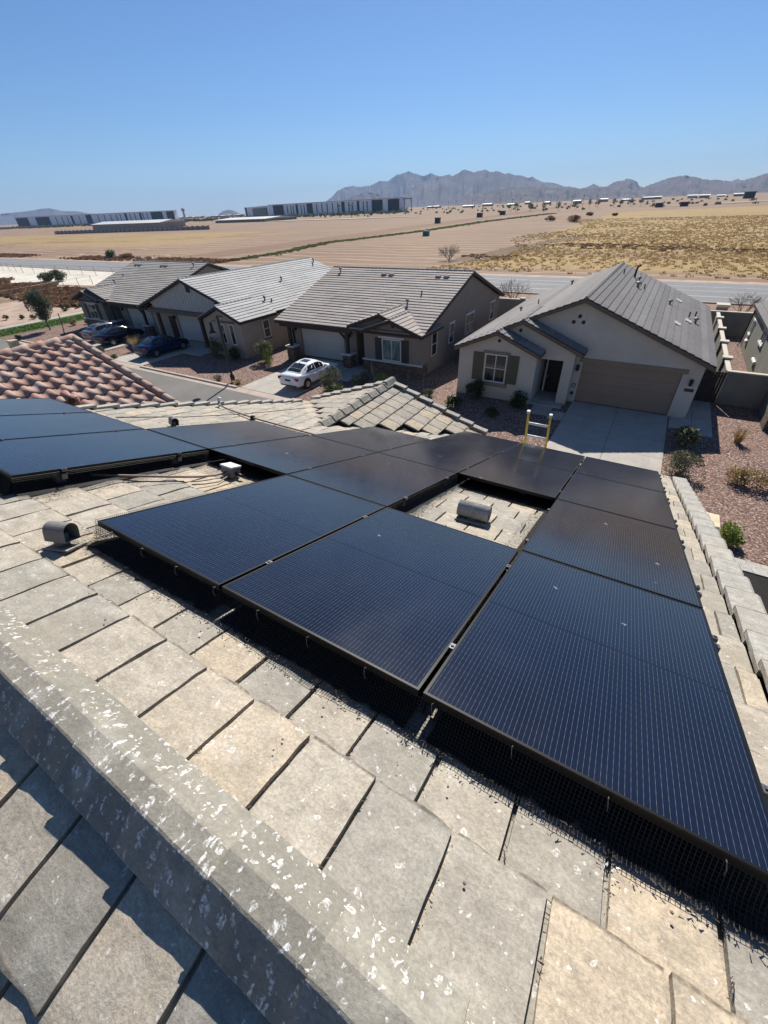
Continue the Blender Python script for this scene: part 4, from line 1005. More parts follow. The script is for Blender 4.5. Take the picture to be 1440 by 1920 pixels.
# mounting rails run across under each row
rows = {0: [(-3.0, 0.02), (1, 4.1)], 1: [(-1, 2), (3, 4.1)], 2: [(0, 4.1)], 3: [(1, 4.1)]}
pos_lab = {0: 'upper', 1: 'lower'}
for r, spans in rows.items():
    for q, vv in enumerate((.34, 1.38)):
        for si, (a, b) in enumerate(spans):
            x0, x1 = a*CW-.02, (b*CW if b < 4 else 4*CW+.035)
            o = MB().box(x0-x0, x1-x0, -.02, .02, -.045, 0).build('mounting_rail', M['rail'])
            P = rp(x0, r*RW+vv, -PT-.001); o.location = tuple(P); o.rotation_euler = (-TH, 0, 0)
            side = ('left ' if si == 0 else 'right ') if len(spans) > 1 else ''
            tag(o, f'aluminium rail under the {side}panels, {pos_lab[q]} rail of the {rowname[r]} row', 'rail', 'mounting rails under the solar panels')
            nft = max(2, int((x1-x0)/1.2)+1)
            for f in range(nft):
                xx = .12+(x1-x0-.24)*f/(nft-1)
                MB().box(xx-.03, xx+.03, -.025, .045, -.13, -.046).build('standoff', M['rail'], o)
# bird-proofing mesh round the array
def wire_mesh(name, label, top, path, pitch=.0128, r=.0011):
    """top: list of (u,v) along the panel edge; path: list of (outward, h) down to the tiles"""
    mb = MB(); pts = [np.array(p, float) for p in top]
    tot = 0; segs = []
    for a, b in zip(pts[:-1], pts[1:]):
        d = b-a; L = np.linalg.norm(d); segs.append((a, d/L, L)); tot += L
    def prof(a, d, nrm, t, wob): return [rp(*(a+d*t+nrm*(o*(1+wob*(i/len(path))))), h+(wob*.012 if i > 1 else 0)) for i, (o, h) in enumerate(path)]
    fine = []
    for (o0, h0), (o1, h1) in zip(path[:-1], path[1:]):
        L = math.hypot(o1-o0, h1-h0); k_ = max(1, int(L/pitch))
        fine += [(o0+(o1-o0)*i/k_, h0+(h1-h0)*i/k_) for i in range(k_)]
    fine.append(path[-1])
    for a, d, L in segs:
        nrm = np.array([d[1], -d[0]])
        n = int(L/pitch); wobs = np.interp(np.arange(n+1), np.linspace(0, n, max(3, n//18)), rng.normal(0, .35, max(3, n//18)))
        def pt(o, h, t, wb):
            q = o/.1; return rp(*(a+d*t+nrm*(o+wb*.03*max(q, 0))), h+abs(wb)*.008*max(q, 0))
        for i in range(n+1):
            t = min(L, i*pitch); mb.tube([pt(o, h, t, wobs[i]) for o, h in path], r, 3, False)
        for o, h in fine:
            mb.tube([pt(o, h, L*i/max(2, n//5), np.interp(i*5, np.arange(n+1), wobs)) for i in range(max(2, n//5)+1)], r, 3, False)
    me_o = np.mean(np.array(mb.v[:200]), axis=0); mb.o = me_o
    o = mb.build(name, M['wire']); tag(o, label, 'wire mesh', 'bird-proofing mesh round the panels'); return o
g1 = CW*1+.01; ge = CW*4-.01
sk = [(-.002, -.02), (.02, -.09), (.05, -.138), (.085, -.143), (.06, -.136), (.045, -.125)]
wire_mesh('wire_mesh', 'long black wire mesh skirt along the ridge-side edge of the near panels', [(g1, .0), (ge, .0)], sk)
wire_mesh('wire_mesh', 'black wire mesh skirt beside the junction box, under the left panels', [(0.0, 0.0), (.0, RW)], [(.0, -.02), (.012, -.09), (.03, -.135), (.10, -.142)])
wire_mesh('wire_mesh', 'black wire mesh skirt at the top edge of the left panels', [(-3.0*CW, .0), (0, .0)], sk)
wire_mesh('wire_mesh', 'black wire mesh skirt along the right roof edge', [(ge+.005, -.0), (ge+.005, RW*1.0)], [(.0, -.02), (.012, -.08), (.03, -.135), (.07, -.142)])
wire_mesh('wire_mesh', 'black wire mesh skirt on the left side of the vent gap', [(2*CW, RW), (2*CW, 2*RW)], [(.0, -.02), (.012, -.09), (.03, -.135), (.09, -.142)])
wire_mesh('wire_mesh', 'black wire mesh skirt facing the near hooded vent', [(g1-.005, RW), (g1-.005, 0)], [(.0, .008), (.004, -.06), (.012, -.135), (.05, -.142)])
ORD = ['first', 'second', 'third', 'fourth', 'fifth', 'sixth', 'seventh', 'eighth', 'ninth', 'tenth', 'eleventh', 'twelfth', 'thirteenth']
# clips that hold the mesh
for i in range(11):
    u = g1+.2+i*(ge-g1-.35)/10
    o = MB().tube([(-.004, .0, .0), (-.006, -.012, .004), (0, -.018, -.02), (.004, -.012, -.045), (.006, 0, -.05)], .0017, 5).build('mesh_clip', M['rail'])
    o.location = tuple(rp(u, -.004, -.01)); o.rotation_euler = (-TH, 0, 0)
    tag(o, f'{ORD[i]} small wire clip from the left along the near panel edge', 'clip', 'mesh clips along the near panel edge')
# debris caught along the mesh and in the gaps
def debris(label, boxes, n, seed):
    r = np.random.default_rng(seed); V = []; F = []
    for (u0, u1, v0, v1, h) in boxes:
        kk = max(8, int(n*((u1-u0)*(v1-v0))/sum((b[1]-b[0])*(b[3]-b[2]) for b in boxes)))
        for _ in range(kk):
            c = rp(r.uniform(u0, u1), r.uniform(v0, v1), h+r.uniform(0, .012)); L = abs(r.normal(.003, .004))+.002; a = r.uniform(0, PI); w_ = r.uniform(.001, .0028)
            d = np.array([math.cos(a), math.sin(a)*CT, -math.sin(a)*ST+r.uniform(-.15, .15)]); q = np.cross(d, EN); q /= np.linalg.norm(q); b = len(V)
            V += [tuple(c-d*L-q*w_), tuple(c+d*L-q*w_*.4), tuple(c+d*L+q*w_*.4), tuple(c-d*L+q*w_+EN*w_*1.5)]; F.append((b, b+1, b+2, b+3))
    o = link('debris', np_mesh('debris', V, F, M['dark_debris'])); tag(o, label, 'debris', kind='stuff')
debris('dark twigs and droppings caught along the mesh skirts', [(g1-.2, ge, -.105, -.06, -.147), (-2.0, 0.0, -.15, -.05, -.146), (.04, .22, .05, RW, -.146), (.2, 1.15, 1.45, 1.72, -.146), (2*CW+.02, 2*CW+.16, RW, 2*RW, -.146), (2*CW+.1, 3*CW, 2*RW-.12, 2*RW+.05, -.146), (3*CW-.18, 3*CW-.01, RW+.1, 2*RW, -.146), (g1-.3, g1, -.1, .25, -.146)], 5200, 3)
# dark sheets paint in the shade under panel edges, plus debris at the vent gap
def shade_litter(label, spans, seed):
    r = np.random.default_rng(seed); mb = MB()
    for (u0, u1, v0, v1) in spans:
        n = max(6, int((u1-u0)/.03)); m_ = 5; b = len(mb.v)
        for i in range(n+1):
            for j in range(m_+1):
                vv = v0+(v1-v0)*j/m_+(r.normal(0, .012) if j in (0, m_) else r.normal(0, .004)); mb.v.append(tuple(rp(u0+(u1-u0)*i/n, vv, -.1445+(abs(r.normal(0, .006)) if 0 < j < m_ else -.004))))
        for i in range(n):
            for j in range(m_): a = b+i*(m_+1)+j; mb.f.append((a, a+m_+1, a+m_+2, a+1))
    tag(mb.build('shade_and_debris', M['shade_debris']), label, 'shade_litter', kind='stuff')
shade_litter('black sheets of painted shade under the panel edges, with debris beside the vent gap', [(g1, 2.27, -.055, .14), (2.37, 3.43, -.055, .14), (3.53, ge, -.055, .14), (g1, ge, .14, .5), (-3*CW, -.02, -.055, .5), (-.5, .015, .0, RW), (.0, CW, RW-.05, RW+.5), (2*CW-.4, 2*CW+.015, RW, 2*RW), (2*CW, 3*CW, 2*RW-.04, 2*RW+.5), (3*CW-.07, 3*CW+.3, RW, 2*RW)], 9)
# joint litter between the near tiles
debris('seeds and grit lying in the joints of the near tiles', [(1.715+TW*k_+.001, 1.715+TW*k_+.007, -.62, -.29, -.169) for k_ in range(2, 12)]+[(1.57+TW*k_+.001, 1.57+TW*k_+.007, -.27, -.06, -.169) for k_ in range(2, 12)], 170, 5)
# loose pebbles on the tiles
peb = MB()
for i in range(26):
    u = random.uniform(1.4, 4.6); v = -.17+random.gauss(0, .05) if random.random() < .6 else random.uniform(-.6, -.1); s = random.uniform(.002, .006); c = rp(u, min(v, -.12), -.145)
    peb.lathe(tuple(c), [(s*.6, 0), (s, s*.5), (s*.5, s)], 5)
tag(peb.build('pebble', M['twig']), 'tiny seeds and pebbles scattered on the near tiles', 'pebbles', kind='stuff')

# ------------------------------------------------------------------ roof fittings
def on_roof(name, label, cat, u, v, h, mb_parts, group=None, rz=0):
    t = thing(name, label, cat, tuple(rp(u, v, h))); t.rotation_euler = (-TH, 0, rz); tag(t, group=group)
    for n_, mb, mt, sm in mb_parts: mb.build(n_, mt, t, sm)
    return t
def hood_vent(r, L):
    """half-round hood on a flashed stem, open at +x"""
    hood = MB(); n = 12; V = hood.v
    for x_ in (-L/2, L/2):
        for rr in (r, r-.004):
            for k_ in range(n+1):
                t = PI*k_/n; V.append((x_, rr*math.cos(t), .05+rr*math.sin(t)))
            V.append((x_, -rr, -.01)); V.append((x_, rr, -.01))
    k_ = n+3
    for a0, a1 in ((0, 2), (1, 3)):
        for q in range(k_): q2 = (q+1) % k_; hood.f.append((a0*k_+q, a0*k_+q2, a1*k_+q2, a1*k_+q))
    for q in range(k_-1): hood.f.append((2*k_+q, 2*k_+q+1, 3*k_+q+1, 3*k_+q))
    hood.f.append(tuple(q for q in range(k_)))
    base = MB().box(-L*.62, L*.62, -r*1.25, r*1.4, -.062, -.05)
    stem = MB().tube([(-.01, 0, -.05), (-.01, 0, .03)], r*.8, 10)
    return [('hood', hood, M['vent_metal'], False), ('flashing', base, M['tile'], False), ('stem', stem, M['vent_metal'], True)]
on_roof('hood_vent', 'grey hooded roof vent standing on the tiles left of the near panels', 'vent', 1.06, -.15, -.10, hood_vent(.052, .15), rz=.35)
def tee_vent(r, L):
    pipe = MB(); n = 18
    for x_, rr in ((-L/2, r), (L/2, r), (L/2, r-.006), (-L/2+.01, r-.006)):
        for k_ in range(n): t = 2*PI*k_/n; pipe.v.append((x_, rr*math.cos(t), rr*math.sin(t)))
    for a in range(3):
        for k_ in range(n): k2 = (k_+1) % n; pipe.f.append((a*n+k_, a*n+k2, (a+1)*n+k2, (a+1)*n+k_))
    pipe.f.append(tuple(range(n))); pipe.f.append(tuple(3*n+k_ for k_ in range(n)))
    return [('barrel', pipe, M['vent_pale'], True), ('stem', MB().tube([(0, 0, -.14), (0, 0, -r*.5)], r*.75, 12), M['vent_metal'], True), ('flashing', MB().box(-.15, .15, -.11, .13, -.095, -.086), M['tile'], False)]
on_roof('tee_vent', 'grey barrel roof vent with droppings in the gap between panels', 'vent', 2.86, 2.47, -.06, tee_vent(.078, .30), rz=.06)
on_roof('hood_vent', 'small grey vent on the far left tiles behind the panels', 'vent', -1.72, 2.5, -.10, hood_vent(.05, .13), rz=-.3)
jb = on_roof('junction_box', 'grey junction box with white lid in the gap between panels', 'junction box', .52, 1.60, -.15, [('box_body', MB().box(-.075, .075, -.06, .06, 0, .10), M['vent_metal'], False), ('lid', MB().box(-.082, .082, -.067, .067, .10, .115), M['white_metal'], False), ('cable_gland', MB().tube([(.07, 0, .04), (.16, .02, .03)], .016, 8), M['black'], True)])
def pipe(name, label, cat, pts, r, mat, n=8):
    P = [rp(*p) for p in pts]; mb = MB(P[0]); mb.tube(P, r, n); return tag(mb.build(name, mat, None, True), label, cat)
pipe('conduit', 'weathered metal conduit running from the junction box under the left panels', 'conduit', [(-.12, .6, -.125), (.02, .75, -.125), (.17, .93, -.125), (.3, 1.08, -.125), (.44, 1.28, -.125), (.5, 1.42, -.12), (.52, 1.55, -.10)], .012, M['conduit'])
pipe('cable', 'thin black cable lying slack beside the conduit', 'cable', [(.12, .74, -.138), (.2, .79, -.138), (.27, .82, -.13), (.36, .98, -.138), (.45, 1.12, -.138)], .006, M['black'], 6)
pipe('cable', 'thin brown cable curving into the junction box', 'cable', [(.57, 1.11, -.138), (.62, 1.22, -.138), (.645, 1.35, -.136), (.6, 1.48, -.125), (.55, 1.55, -.115)], .007, M['conduit'], 6)
pipe('conduit', 'rust-brown conduit crossing the tiles below the left panels', 'conduit', [(-3.16, 4.47, -.05), (-3.1, 4.4, -.11), (-2.6, 4.25, -.12), (-1.83, 4.1, -.12), (-1.0, 4.05, -.12), (-.39, 4.03, -.12), (.2, 4.0, -.12)], .016, M['conduit'])
pipe('cable', 'thin dark cable strung over the far left tiles', 'cable', [(-2.46, 2.1, -.12), (-2.21, 3.06, -.12), (-2.17, 4.28, -.12), (-2.4, 6.2, -.12)], .007, M['black'], 6)
st = on_roof('pipe_stub', 'small pale pipe stub at the left roof edge', 'pipe', -3.16, 4.47, -.14, [('pipe', MB().tube([(0, 0, 0), (0, .0, .13)], .03, 10), M['white_metal'], True), ('cap', MB().tube([(0, 0, .13), (0, 0, .16)], .04, 10), M['white_metal'], True)])
on_roof('pipe_strap', 'dark round clamp on the conduit across the left tiles', 'clamp', -1.83, 4.1, -.12, [('knob', MB().tube([(-.02, 0, 0), (.02, 0, 0)], .045, 12), M['black'], True), ('foot', MB().box(-.03, .03, -.05, .05, -.03, -.02), M['black'], False)])
# white splash on tiles: feathers caught in the mesh
fe = MB()
for i in range(9):
    c = rp(4.17+random.gauss(0, .02), -.125+random.gauss(0, .012), -.14); a = random.uniform(0, PI)
    d = np.array([math.cos(a), math.sin(a), .25]); q = np.cross(d, EN); L = random.uniform(.006, .016)
    fe.poly([tuple(c), tuple(c+d*L*.5+q*.0025), tuple(c+d*L), tuple(c+d*L*.5-q*.0025)])
fe.o = rp(4.17, -.125, -.14)
tag(fe.build('feather', M['white_metal']), 'small tuft of white feathers caught in the near mesh', 'feathers', kind='stuff')
# ladder leaning on the eave
LO = (2.42, 8.85, 0); ld = thing('ladder', 'yellow extension ladder with aluminium rungs rising above the eave', 'ladder', LO)
def lp(x, z): return np.array([x, 7.25-(z-5.75)*.268, z])
for xx in (2.24, 2.655):
    MB(LO).hexa([tuple(lp(xx+a, z)+np.array([0, b, 0])) for z in (0.02, 6.55) for a, b in ((-.015, -.034), (.015, -.034), (.015, .034), (-.015, .034))]).build('rail', M['yellow'], ld)
    MB(LO).hexa([tuple(lp(xx+a, z)+np.array([0, b, 0])) for z in (6.55, 6.60) for a, b in ((-.026, -.034), (.026, -.034), (.026, .034), (-.026, .034))]).build('end_cap', M['white_metal'], ld)
for i in range(21):
    z = .3+i*.301
    if z < 6.45: MB(LO).tube([tuple(lp(2.24, z)), tuple(lp(2.655, z))], .025, 10).build('rung', M['white_metal'], ld, True)
M_white_eave = None

# ------------------------------------------------------------------ red clay tile roof of the neighbour
def red_roof():
    XR, ZR, YE, XE = -9.0, 7.38, 4.68, -5.2; p = math.tan(math.atan(.326)); O = (-12, 0, 0)
    h = thing('clay_tile_house', 'neighbour house with red and buff barrel tile roof beyond the left roof edge', 'house', O)
    bxp('wall', M['stucco_own'], h, O, -14.5, -5.6, -8, 4.4, 0, 6.0)
    ze_ = ZR-(XE-XR)*p
    ro = MB(O).prism([(XE, -8.3, ze_-.08), (XR, -8.3, ZR-.08), (2*XR-XE-1.5, -8.3, ze_-.55), (2*XR-XE-1.5, -8.3, ze_-.75), (XE, -8.3, ze_-.25)], (0, 8.3+YE, 0)).build('roof', M['trim_dark'], h)
    th = math.atan(p); L = (XE-XR)/math.cos(th)
    # S-profile tile: local y down the slope, x across
    W, E_, TL = .30, .37, .43; n = 12; V = []; F = []
    def s_prof(t): return .052*max(0, math.sin(PI*min(1, t/.62)))**.9 if t < .62 else -.008*math.sin(PI*(t-.62)/.38)
    for j, yy in enumerate((-TL, -TL/2, 0)):
        for i in range(n+1):
            t = i/n; z = s_prof(t)-.045*(-yy/TL); V.append((W*(t-.31), yy, z))
    m = n+1
    for j in range(2):
        for i in range(n): a = j*m+i; F.append((a, a+1, a+m+1, a+m))
    b = len(V)
    for i in range(n+1): x_, y_, z_ = V[2*m+i]; V.append((x_, y_, z_-.034))
    for i in range(n): F.append((2*m+i, 2*m+i+1, b+i+1, b+i))
    me = bpy.data.meshes.new('barrel_tile'); me.from_pydata(V, [], F); me.materials.append(M['red_tile']); me.update(); me.polygons.foreach_set('use_smooth', [True]*len(me.polygons))
    rest = []
    for k_ in range(int(L/E_)+1):
        d = min(.30+k_*E_, L+.05)
        for q in range(26):
            y_ = YE-.22-q*W; P = (XR+d*math.cos(th)-O[0]+random.uniform(-.004, .004), y_-O[1]+random.uniform(-.006, .006), ZR-d*math.sin(th)+.025)
            eu = (-th+random.uniform(-.012, .012), random.uniform(-.02, .02), -PI/2+random.uniform(-.012, .012))
            if q < 17: link('barrel_tile', me, ro, P, eu)
    # ridge and rake barrels
    def barrel(Lb, r0, r1):
        V = []; F = []; n = 10
        for i in range(4):
            x_ = Lb*i/3; r = r0+(r1-r0)*i/3
            for k_ in range(n+1): t = -.15+(PI+.3)*k_/n; V.append((x_, r*math.cos(t), r*math.sin(t)))
        for i in range(3):
            for k_ in range(n): a = i*(n+1)+k_; F.append((a, a+1, a+n+2, a+n+1))
        b = len(V); V += [(x_, y_*.85, z_*.85) for x_, y_, z_ in V[:n+1]]
        for k_ in range(n): F.append((k_+1, k_, b+k_, b+k_+1))
        m_ = bpy.data.meshes.new('barrel_cap'); m_.from_pydata(V, [], F); m_.materials.append(M['red_tile']); m_.update(); m_.polygons.foreach_set('use_smooth', [True]*len(m_.polygons)); return m_
    rb = barrel(.42, .13, .105)
    y_ = YE-.02
    while y_ > -4.5:
        link('ridge_tile', rb, ro, (XR-O[0], y_, ZR-.01), (0, .03, -PI/2)); y_ -= .36
    kb = barrel(.44, .10, .085); d = L+.1
    while d > .1:
        link('rake_tile', kb, ro, (XR+d*math.cos(th)-O[0], YE-.02, ZR-d*math.sin(th)+.02), (0, 0, PI)); d -= .37
    for o in [c for c in ro.children if c.name.startswith('rake_tile')]: o.rotation_euler = (0, -th, PI)
    v = MB(O).tube([(-6.62, 3.1, 6.45), (-6.55, 3.1, 6.78)], .10, 10).tube([(-6.68, 3.02, 6.84), (-6.40, 2.98, 6.74)], .085, 12)
    v.build('pipe_vent', M['pink_stub'], h, True)
    MB(O).tube([(-6.40, 2.98, 6.739), (-6.39, 2.979, 6.735)], .074, 12).build('vent_mouth', M['black'], h)
red_roof()

# ------------------------------------------------------------------ parked cars
def car(label, loc, rz, paint, plate=True, hatch=False):
    """sedan, nose towards +y, origin on the ground at its centre"""
    t = thing('parked_car', label, 'car', loc, rz, 'cars parked on the driveways')
    S = [(-2.30, .70, .40, .86), (-2.24, .82, .30, .98), (-2.0, .88, .25, 1.04), (-1.5, .905, .22, 1.03), (-.8, .915, .20, 1.0), (.2, .92, .20, .97), (1.0, .915, .20, .95), (1.4, .905, .21, .91), (1.9, .88, .23, .82), (2.2, .80, .28, .72), (2.32, .62, .36, .6)]
    mb = MB(); k_ = 12
    for y, w_, zl, zh in S:
        d = zh-zl
        half = [(.0, zl), (.82*w_, zl), (.98*w_, zl+.14*d), (w_, zl+.42*d), (.985*w_, zl+.68*d), (.92*w_, zl+.9*d), (.80*w_, zh)]
        ring = half+[(-a, b) for a, b in half[:0:-1]]; top = (0, zh+.025)
        ring = half[1:]+[top]+[(-a, b) for a, b in half[:0:-1]]
        mb.v += [(a, y, b) for a, b in ring]
    k_ = len(ring)
    for i in range(len(S)-1):
        for q in range(k_): q2 = (q+1) % k_; mb.f.append((i*k_+q, i*k_+q2, (i+1)*k_+q2, (i+1)*k_+q))
    mb.f.append(tuple(range(k_-1, -1, -1))); e = (len(S)-1)*k_; mb.f.append(tuple(e+q for q in range(k_)))
    body = mb.build('body', paint, t, True)
    # cabin
    yr = -1.95 if hatch else -1.72
    G = [(yr, .74, 1.02, .70, 1.045), (-1.35, .80, 1.0, .64, 1.24), (-.85, .825, .99, .60, 1.41), (-.25, .83, .98, .605, 1.465), (.3, .83, .97, .59, 1.43), (.72, .82, .96, .63, 1.22), (1.15, .79, .94, .72, .965)]
    if hatch: G[1] = (-1.6, .80, 1.0, .66, 1.27); G[2] = (-1.15, .825, .99, .61, 1.43)
    cb = MB()
    for y, wb, zb, wr, zr in G: cb.v += [(wb, y, zb), (wr, y, zr-.035), (wr*.88, y, zr), (0, y, zr+.02), (-wr*.88, y, zr), (-wr, y, zr-.035), (-wb, y, zb)]
    for i in range(len(G)-1):
        for q in range(6): cb.f.append((i*7+q, i*7+q+1, (i+1)*7+q+1, (i+1)*7+q))
    cab = cb.build('cabin', paint, t, True)
    def gi(y): 
        ys_ = [g_[0] for g_ in G]; return [float(np.interp(y, ys_, [g_[c] for g_ in G])) for c in (1, 2, 3, 4)]
    for s in (1, -1):
        for a, b in ((G[1][0]+.12, -.28), (-.2, .62)):
            m_ = MB(); ys_ = np.linspace(a, b, 5)
            lo = []; hi = []
            for y in ys_:
                wb, zb, wr, zr = gi(y); f0, f1 = .10, .9
                lo.append((s*(wb+(wr-wb)*f0+.006), y, zb+(zr-.035-zb)*f0)); hi.append((s*(wb+(wr-wb)*f1+.006), y, zb+(zr-.035-zb)*f1))
            for i in range(4): m_.poly([lo[i], lo[i+1], hi[i+1], hi[i]])
            m_.build('side_window', M['glass_car'], cab)
    def screen(name, y0, y1):
        m_ = MB(); rows_ = []
        for y in np.linspace(y0, y1, 5):
            wb, zb, wr, zr = gi(y); rows_.append([(wr*f, y, zr+.02*(1-abs(f)/.88)*1.0+.008) for f in (-.84, -.4, 0, .4, .84)])
        for i in range(4):
            for q in range(4): m_.poly([rows_[i][q], rows_[i][q+1], rows_[i+1][q+1], rows_[i+1][q]])
        m_.build(name, M['glass_car'], cab, True)
    screen('rear_window', yr+.1, G[2][0]+.03); screen('windscreen', .36, 1.05)
    MB().poly([(-.3, -.5, 1.478), (.3, -.5, 1.478), (.3, -.02, 1.492), (-.3, -.02, 1.492)]).build('sunroof', M['glass_car'], cab)
    for s in (1, -1):
        MB().box(min(s*.52, s*.86), max(s*.52, s*.86), -2.295, -2.19, .74, .92).build('tail_light', M['red_lens'], t)
        MB().box(min(s*.5, s*.8), max(s*.5, s*.8), 2.12, 2.27, .58, .68).build('headlight', M['white_metal'], t)
        MB().box(min(s*.84, s*1.0), max(s*.84, s*1.0), .62, .74, .98, 1.1).build('wing_mirror', paint, t)
        MB().box(min(s*.905, s*.928), max(s*.905, s*.928), -.55, -.38, .78, .81).build('door_handle', paint, t); MB().box(min(s*.905, s*.93), max(s*.905, s*.93), .3, .47, .78, .81).build('door_handle', paint, t)
        for y in (-1.38, 1.36):
            MB().tube([(s*.80, y, .35), (s*.925, y, .35)], .385, 20).build('wheel_arch', M['black'], t)
            wl = MB().tube([(s*.74, y, .325), (s*.94, y, .325)], .325, 20).build('wheel', M['tyre'], t)
            rm = MB().tube([(s*.941, y, .325), (s*.948, y, .325)], .20, 16)
            rm.build('rim', M['alu'], wl)
    MB().box(-.24, .24, -2.31, -2.29, .66, .79).build('licence_plate', M['black' if plate else 'white_metal'], t)
    MB().box(-.7, .7, -2.30, -2.2, .34, .42).build('bumper_insert', M['black'], t)
    MB().box(-.015, .015, -.95, -.85, 1.44, 1.51).build('roof_antenna', M['black'], t)
    return t
car('white sedan parked on the concrete driveway of the taupe house', (-16.1, 21.45, .06), 0, M['paint_white'])
car('bright blue sedan half in shade in front of the tan house', (-33.3, 21.75, .06), .02, M['paint_blue'])
car('dark navy sedan parked beside the silver car', (-41.1, 22.4, .06), .06, M['paint_navy'])
car('silver car mostly hidden behind the dark navy sedan', (-43.9, 22.9, .06), .02, M['paint_silver'], True, True)

# ------------------------------------------------------------------ street lamp
SO = (-21.2, 18.82, 0); sl = thing('street_lamp', 'black post-top street lamp with hanging bell shade beside the driveway', 'street lamp', SO)
MB(SO).lathe(SO, [(.16, 0), (.16, .5), (.11, .56), (.085, .62), (.07, 4.3), (.09, 4.34), (.09, 4.4), (.03, 4.5)], 12).build('post', M['black'], sl)
MB(SO).tube([(-21.2, 18.82, 4.05), (-21.5, 18.82, 4.13), (-21.85, 18.82, 4.1), (-22.02, 18.82, 3.98)], .028, 8).build('arm', M['black'], sl, True)
MB(SO).tube([(-21.2, 18.82, 4.22), (-21.45, 18.82, 4.28), (-21.6, 18.82, 4.16)], .02, 6).tube([(-21.2, 18.82, 4.22), (-20.95, 18.82, 4.28), (-20.85, 18.82, 4.2)], .02, 6).build('scroll', M['black'], sl, True)
MB(SO).lathe((-22.04, 18.82, 3.32), [(.27, 0), (.25, .06), (.13, .2), (.10, .45), (.09, .66), (.02, .72)], 14).build('lamp_shade', M['black'], sl, True)
MB(SO).lathe((-22.04, 18.82, 3.26), [(.10, 0), (.16, .05), (.16, .07)], 12).build('lens', M['white_metal'], sl, True)

# ------------------------------------------------------------------ plants
def leaf_cloud(n, radii, size, seed, clumps=12, flat=.0, squash=1.0, up=0.0):
    r = np.random.default_rng(seed); cl = r.normal(0, 1, (clumps, 3)); cl /= np.linalg.norm(cl, axis=1)[:, None]; cl *= r.uniform(.35, .85, (clumps, 1)); cl[:, 2] = np.abs(cl[:, 2])*.9 if flat else cl[:, 2]
    idx = r.integers(0, clumps, n); p = cl[idx]+r.normal(0, .22, (n, 3)); L = np.linalg.norm(p, axis=1); p[L > 1.05] *= (1.0/L[L > 1.05])[:, None]
    P = p*np.array(radii); d = r.normal(0, 1, (n, 3))+p*1.2; d[:, 2] += up; d /= np.linalg.norm(d, axis=1)[:, None]
    q = np.cross(d, r.normal(0, 1, (n, 3))); q /= np.linalg.norm(q, axis=1)[:, None]
    s = size*r.uniform(.6, 1.4, (n, 1)); w_ = s*squash*.45
    V = np.stack([P-d*s*.5, P+q*w_*.5, P+d*s*.5, P-q*w_*.5], 1).reshape(-1, 3)
    return V, np.arange(4*n).reshape(-1, 4)
def shrub(name, label, x, y, r, hgt, leafm, n=500, size=.08, seed=0, stems=5, squash=1.0, up=.3, group=None, cat='shrub', z=None):
    z = gz(y) if z is None else z
    t = thing(name, label, cat, (x, y, z), 0, group)
    V, F = leaf_cloud(int(n*1.9), (r, r, hgt*.52), size*1.1, seed, 14, 0, squash*1.15, up); V[:, 2] += hgt*.54; V[:, 2] = np.maximum(V[:, 2], .02)
    link('foliage', np_mesh('foliage', V, F, leafm), t)
    rr = random.Random(seed); mb = MB()
    for i in range(stems):
        a = rr.uniform(0, 2*PI); mb.tube([(0, 0, 0), (r*.3*math.cos(a), r*.3*math.sin(a), hgt*.35), (r*.6*math.cos(a), r*.6*math.sin(a), hgt*.75)], [.02, .012, .005], 4)
    mb.build('stem', M['bark'], t)
    return t
def grass_clump(name, label, x, y, r, hgt, mat, n=120, seed=0, cat='grass clump', group=None):
    rr = np.random.default_rng(seed); t = thing(name, label, cat, (x, y, 0), 0, group); V = []; F = []
    for i in range(n):
        a = rr.uniform(0, 2*PI); s = rr.uniform(0, .35)*r; lean = rr.uniform(.2, 1)*r; h = hgt*rr.uniform(.6, 1.1); w_ = .012
        b = np.array([math.cos(a)*s, math.sin(a)*s, 0]); m_ = b+np.array([math.cos(a)*lean*.4, math.sin(a)*lean*.4, h*.65]); e = b+np.array([math.cos(a)*lean, math.sin(a)*lean, h]); q = np.array([-math.sin(a), math.cos(a), 0])*w_
        k_ = len(V); V += [b-q, b+q, m_+q*.8, m_-q*.8, e+q*.2, e-q*.2]; F += [(k_, k_+1, k_+2, k_+3), (k_+3, k_+2, k_+4, k_+5)]
    link('blades', np_mesh('blades', V, F, mat), t); return t
shrub('shrub', 'green leafy shrub in shade below the cream house plaque', 6.75, 22.0, .55, .95, M['leaf_sage'], 520, .13, 1, squash=1.3)
shrub('shrub', 'rounded sage green shrub beside the lower driveway corner', 6.6, 18.9, .75, 1.0, M['leaf_sage'], 1100, .08, 2)
shrub('shrub', 'dry orange-brown shrub on the red gravel', 9.0, 19.3, .75, .7, M['leaf_dry'], 800, .09, 3)
grass_clump('grass_clump', 'straw-coloured grass clump on the gravel near the return wall', 8.95, 23.5, .4, .75, M['leaf_dry'], 130, 4)
shrub('shrub', 'bright green bush on the gravel beside the right roof edge', 8.2, 14.5, .4, .85, M['leaf_bright'], 800, .09, 5)
shrub('shrub', 'dark leafy shrub under the shuttered window of the cream house', -4.4, 23.2, .65, 1.15, M['leaf_dark'], 700, .12, 6)
shrub('shrub', 'dark shrub beside the porch of the cream house', -1.6, 23.2, .6, 1.0, M['leaf_dark'], 700, .12, 7)
shrub('shrub', 'low dark shrub at the left corner of the cream house yard', -5.2, 21.8, .6, .6, M['leaf_dark'], 400, .1, 8)
shrub('shrub', 'small dark shrub in the middle of the cream house yard', -2.7, 21.3, .5, .5, M['leaf_dark'], 350, .1, 9)
shrub('shrub', 'feathery sage shrub right of the white sedan', -13.6, 20.6, .75, 1.55, M['leaf_sage'], 1000, .13, 10, squash=.5, up=1.2)
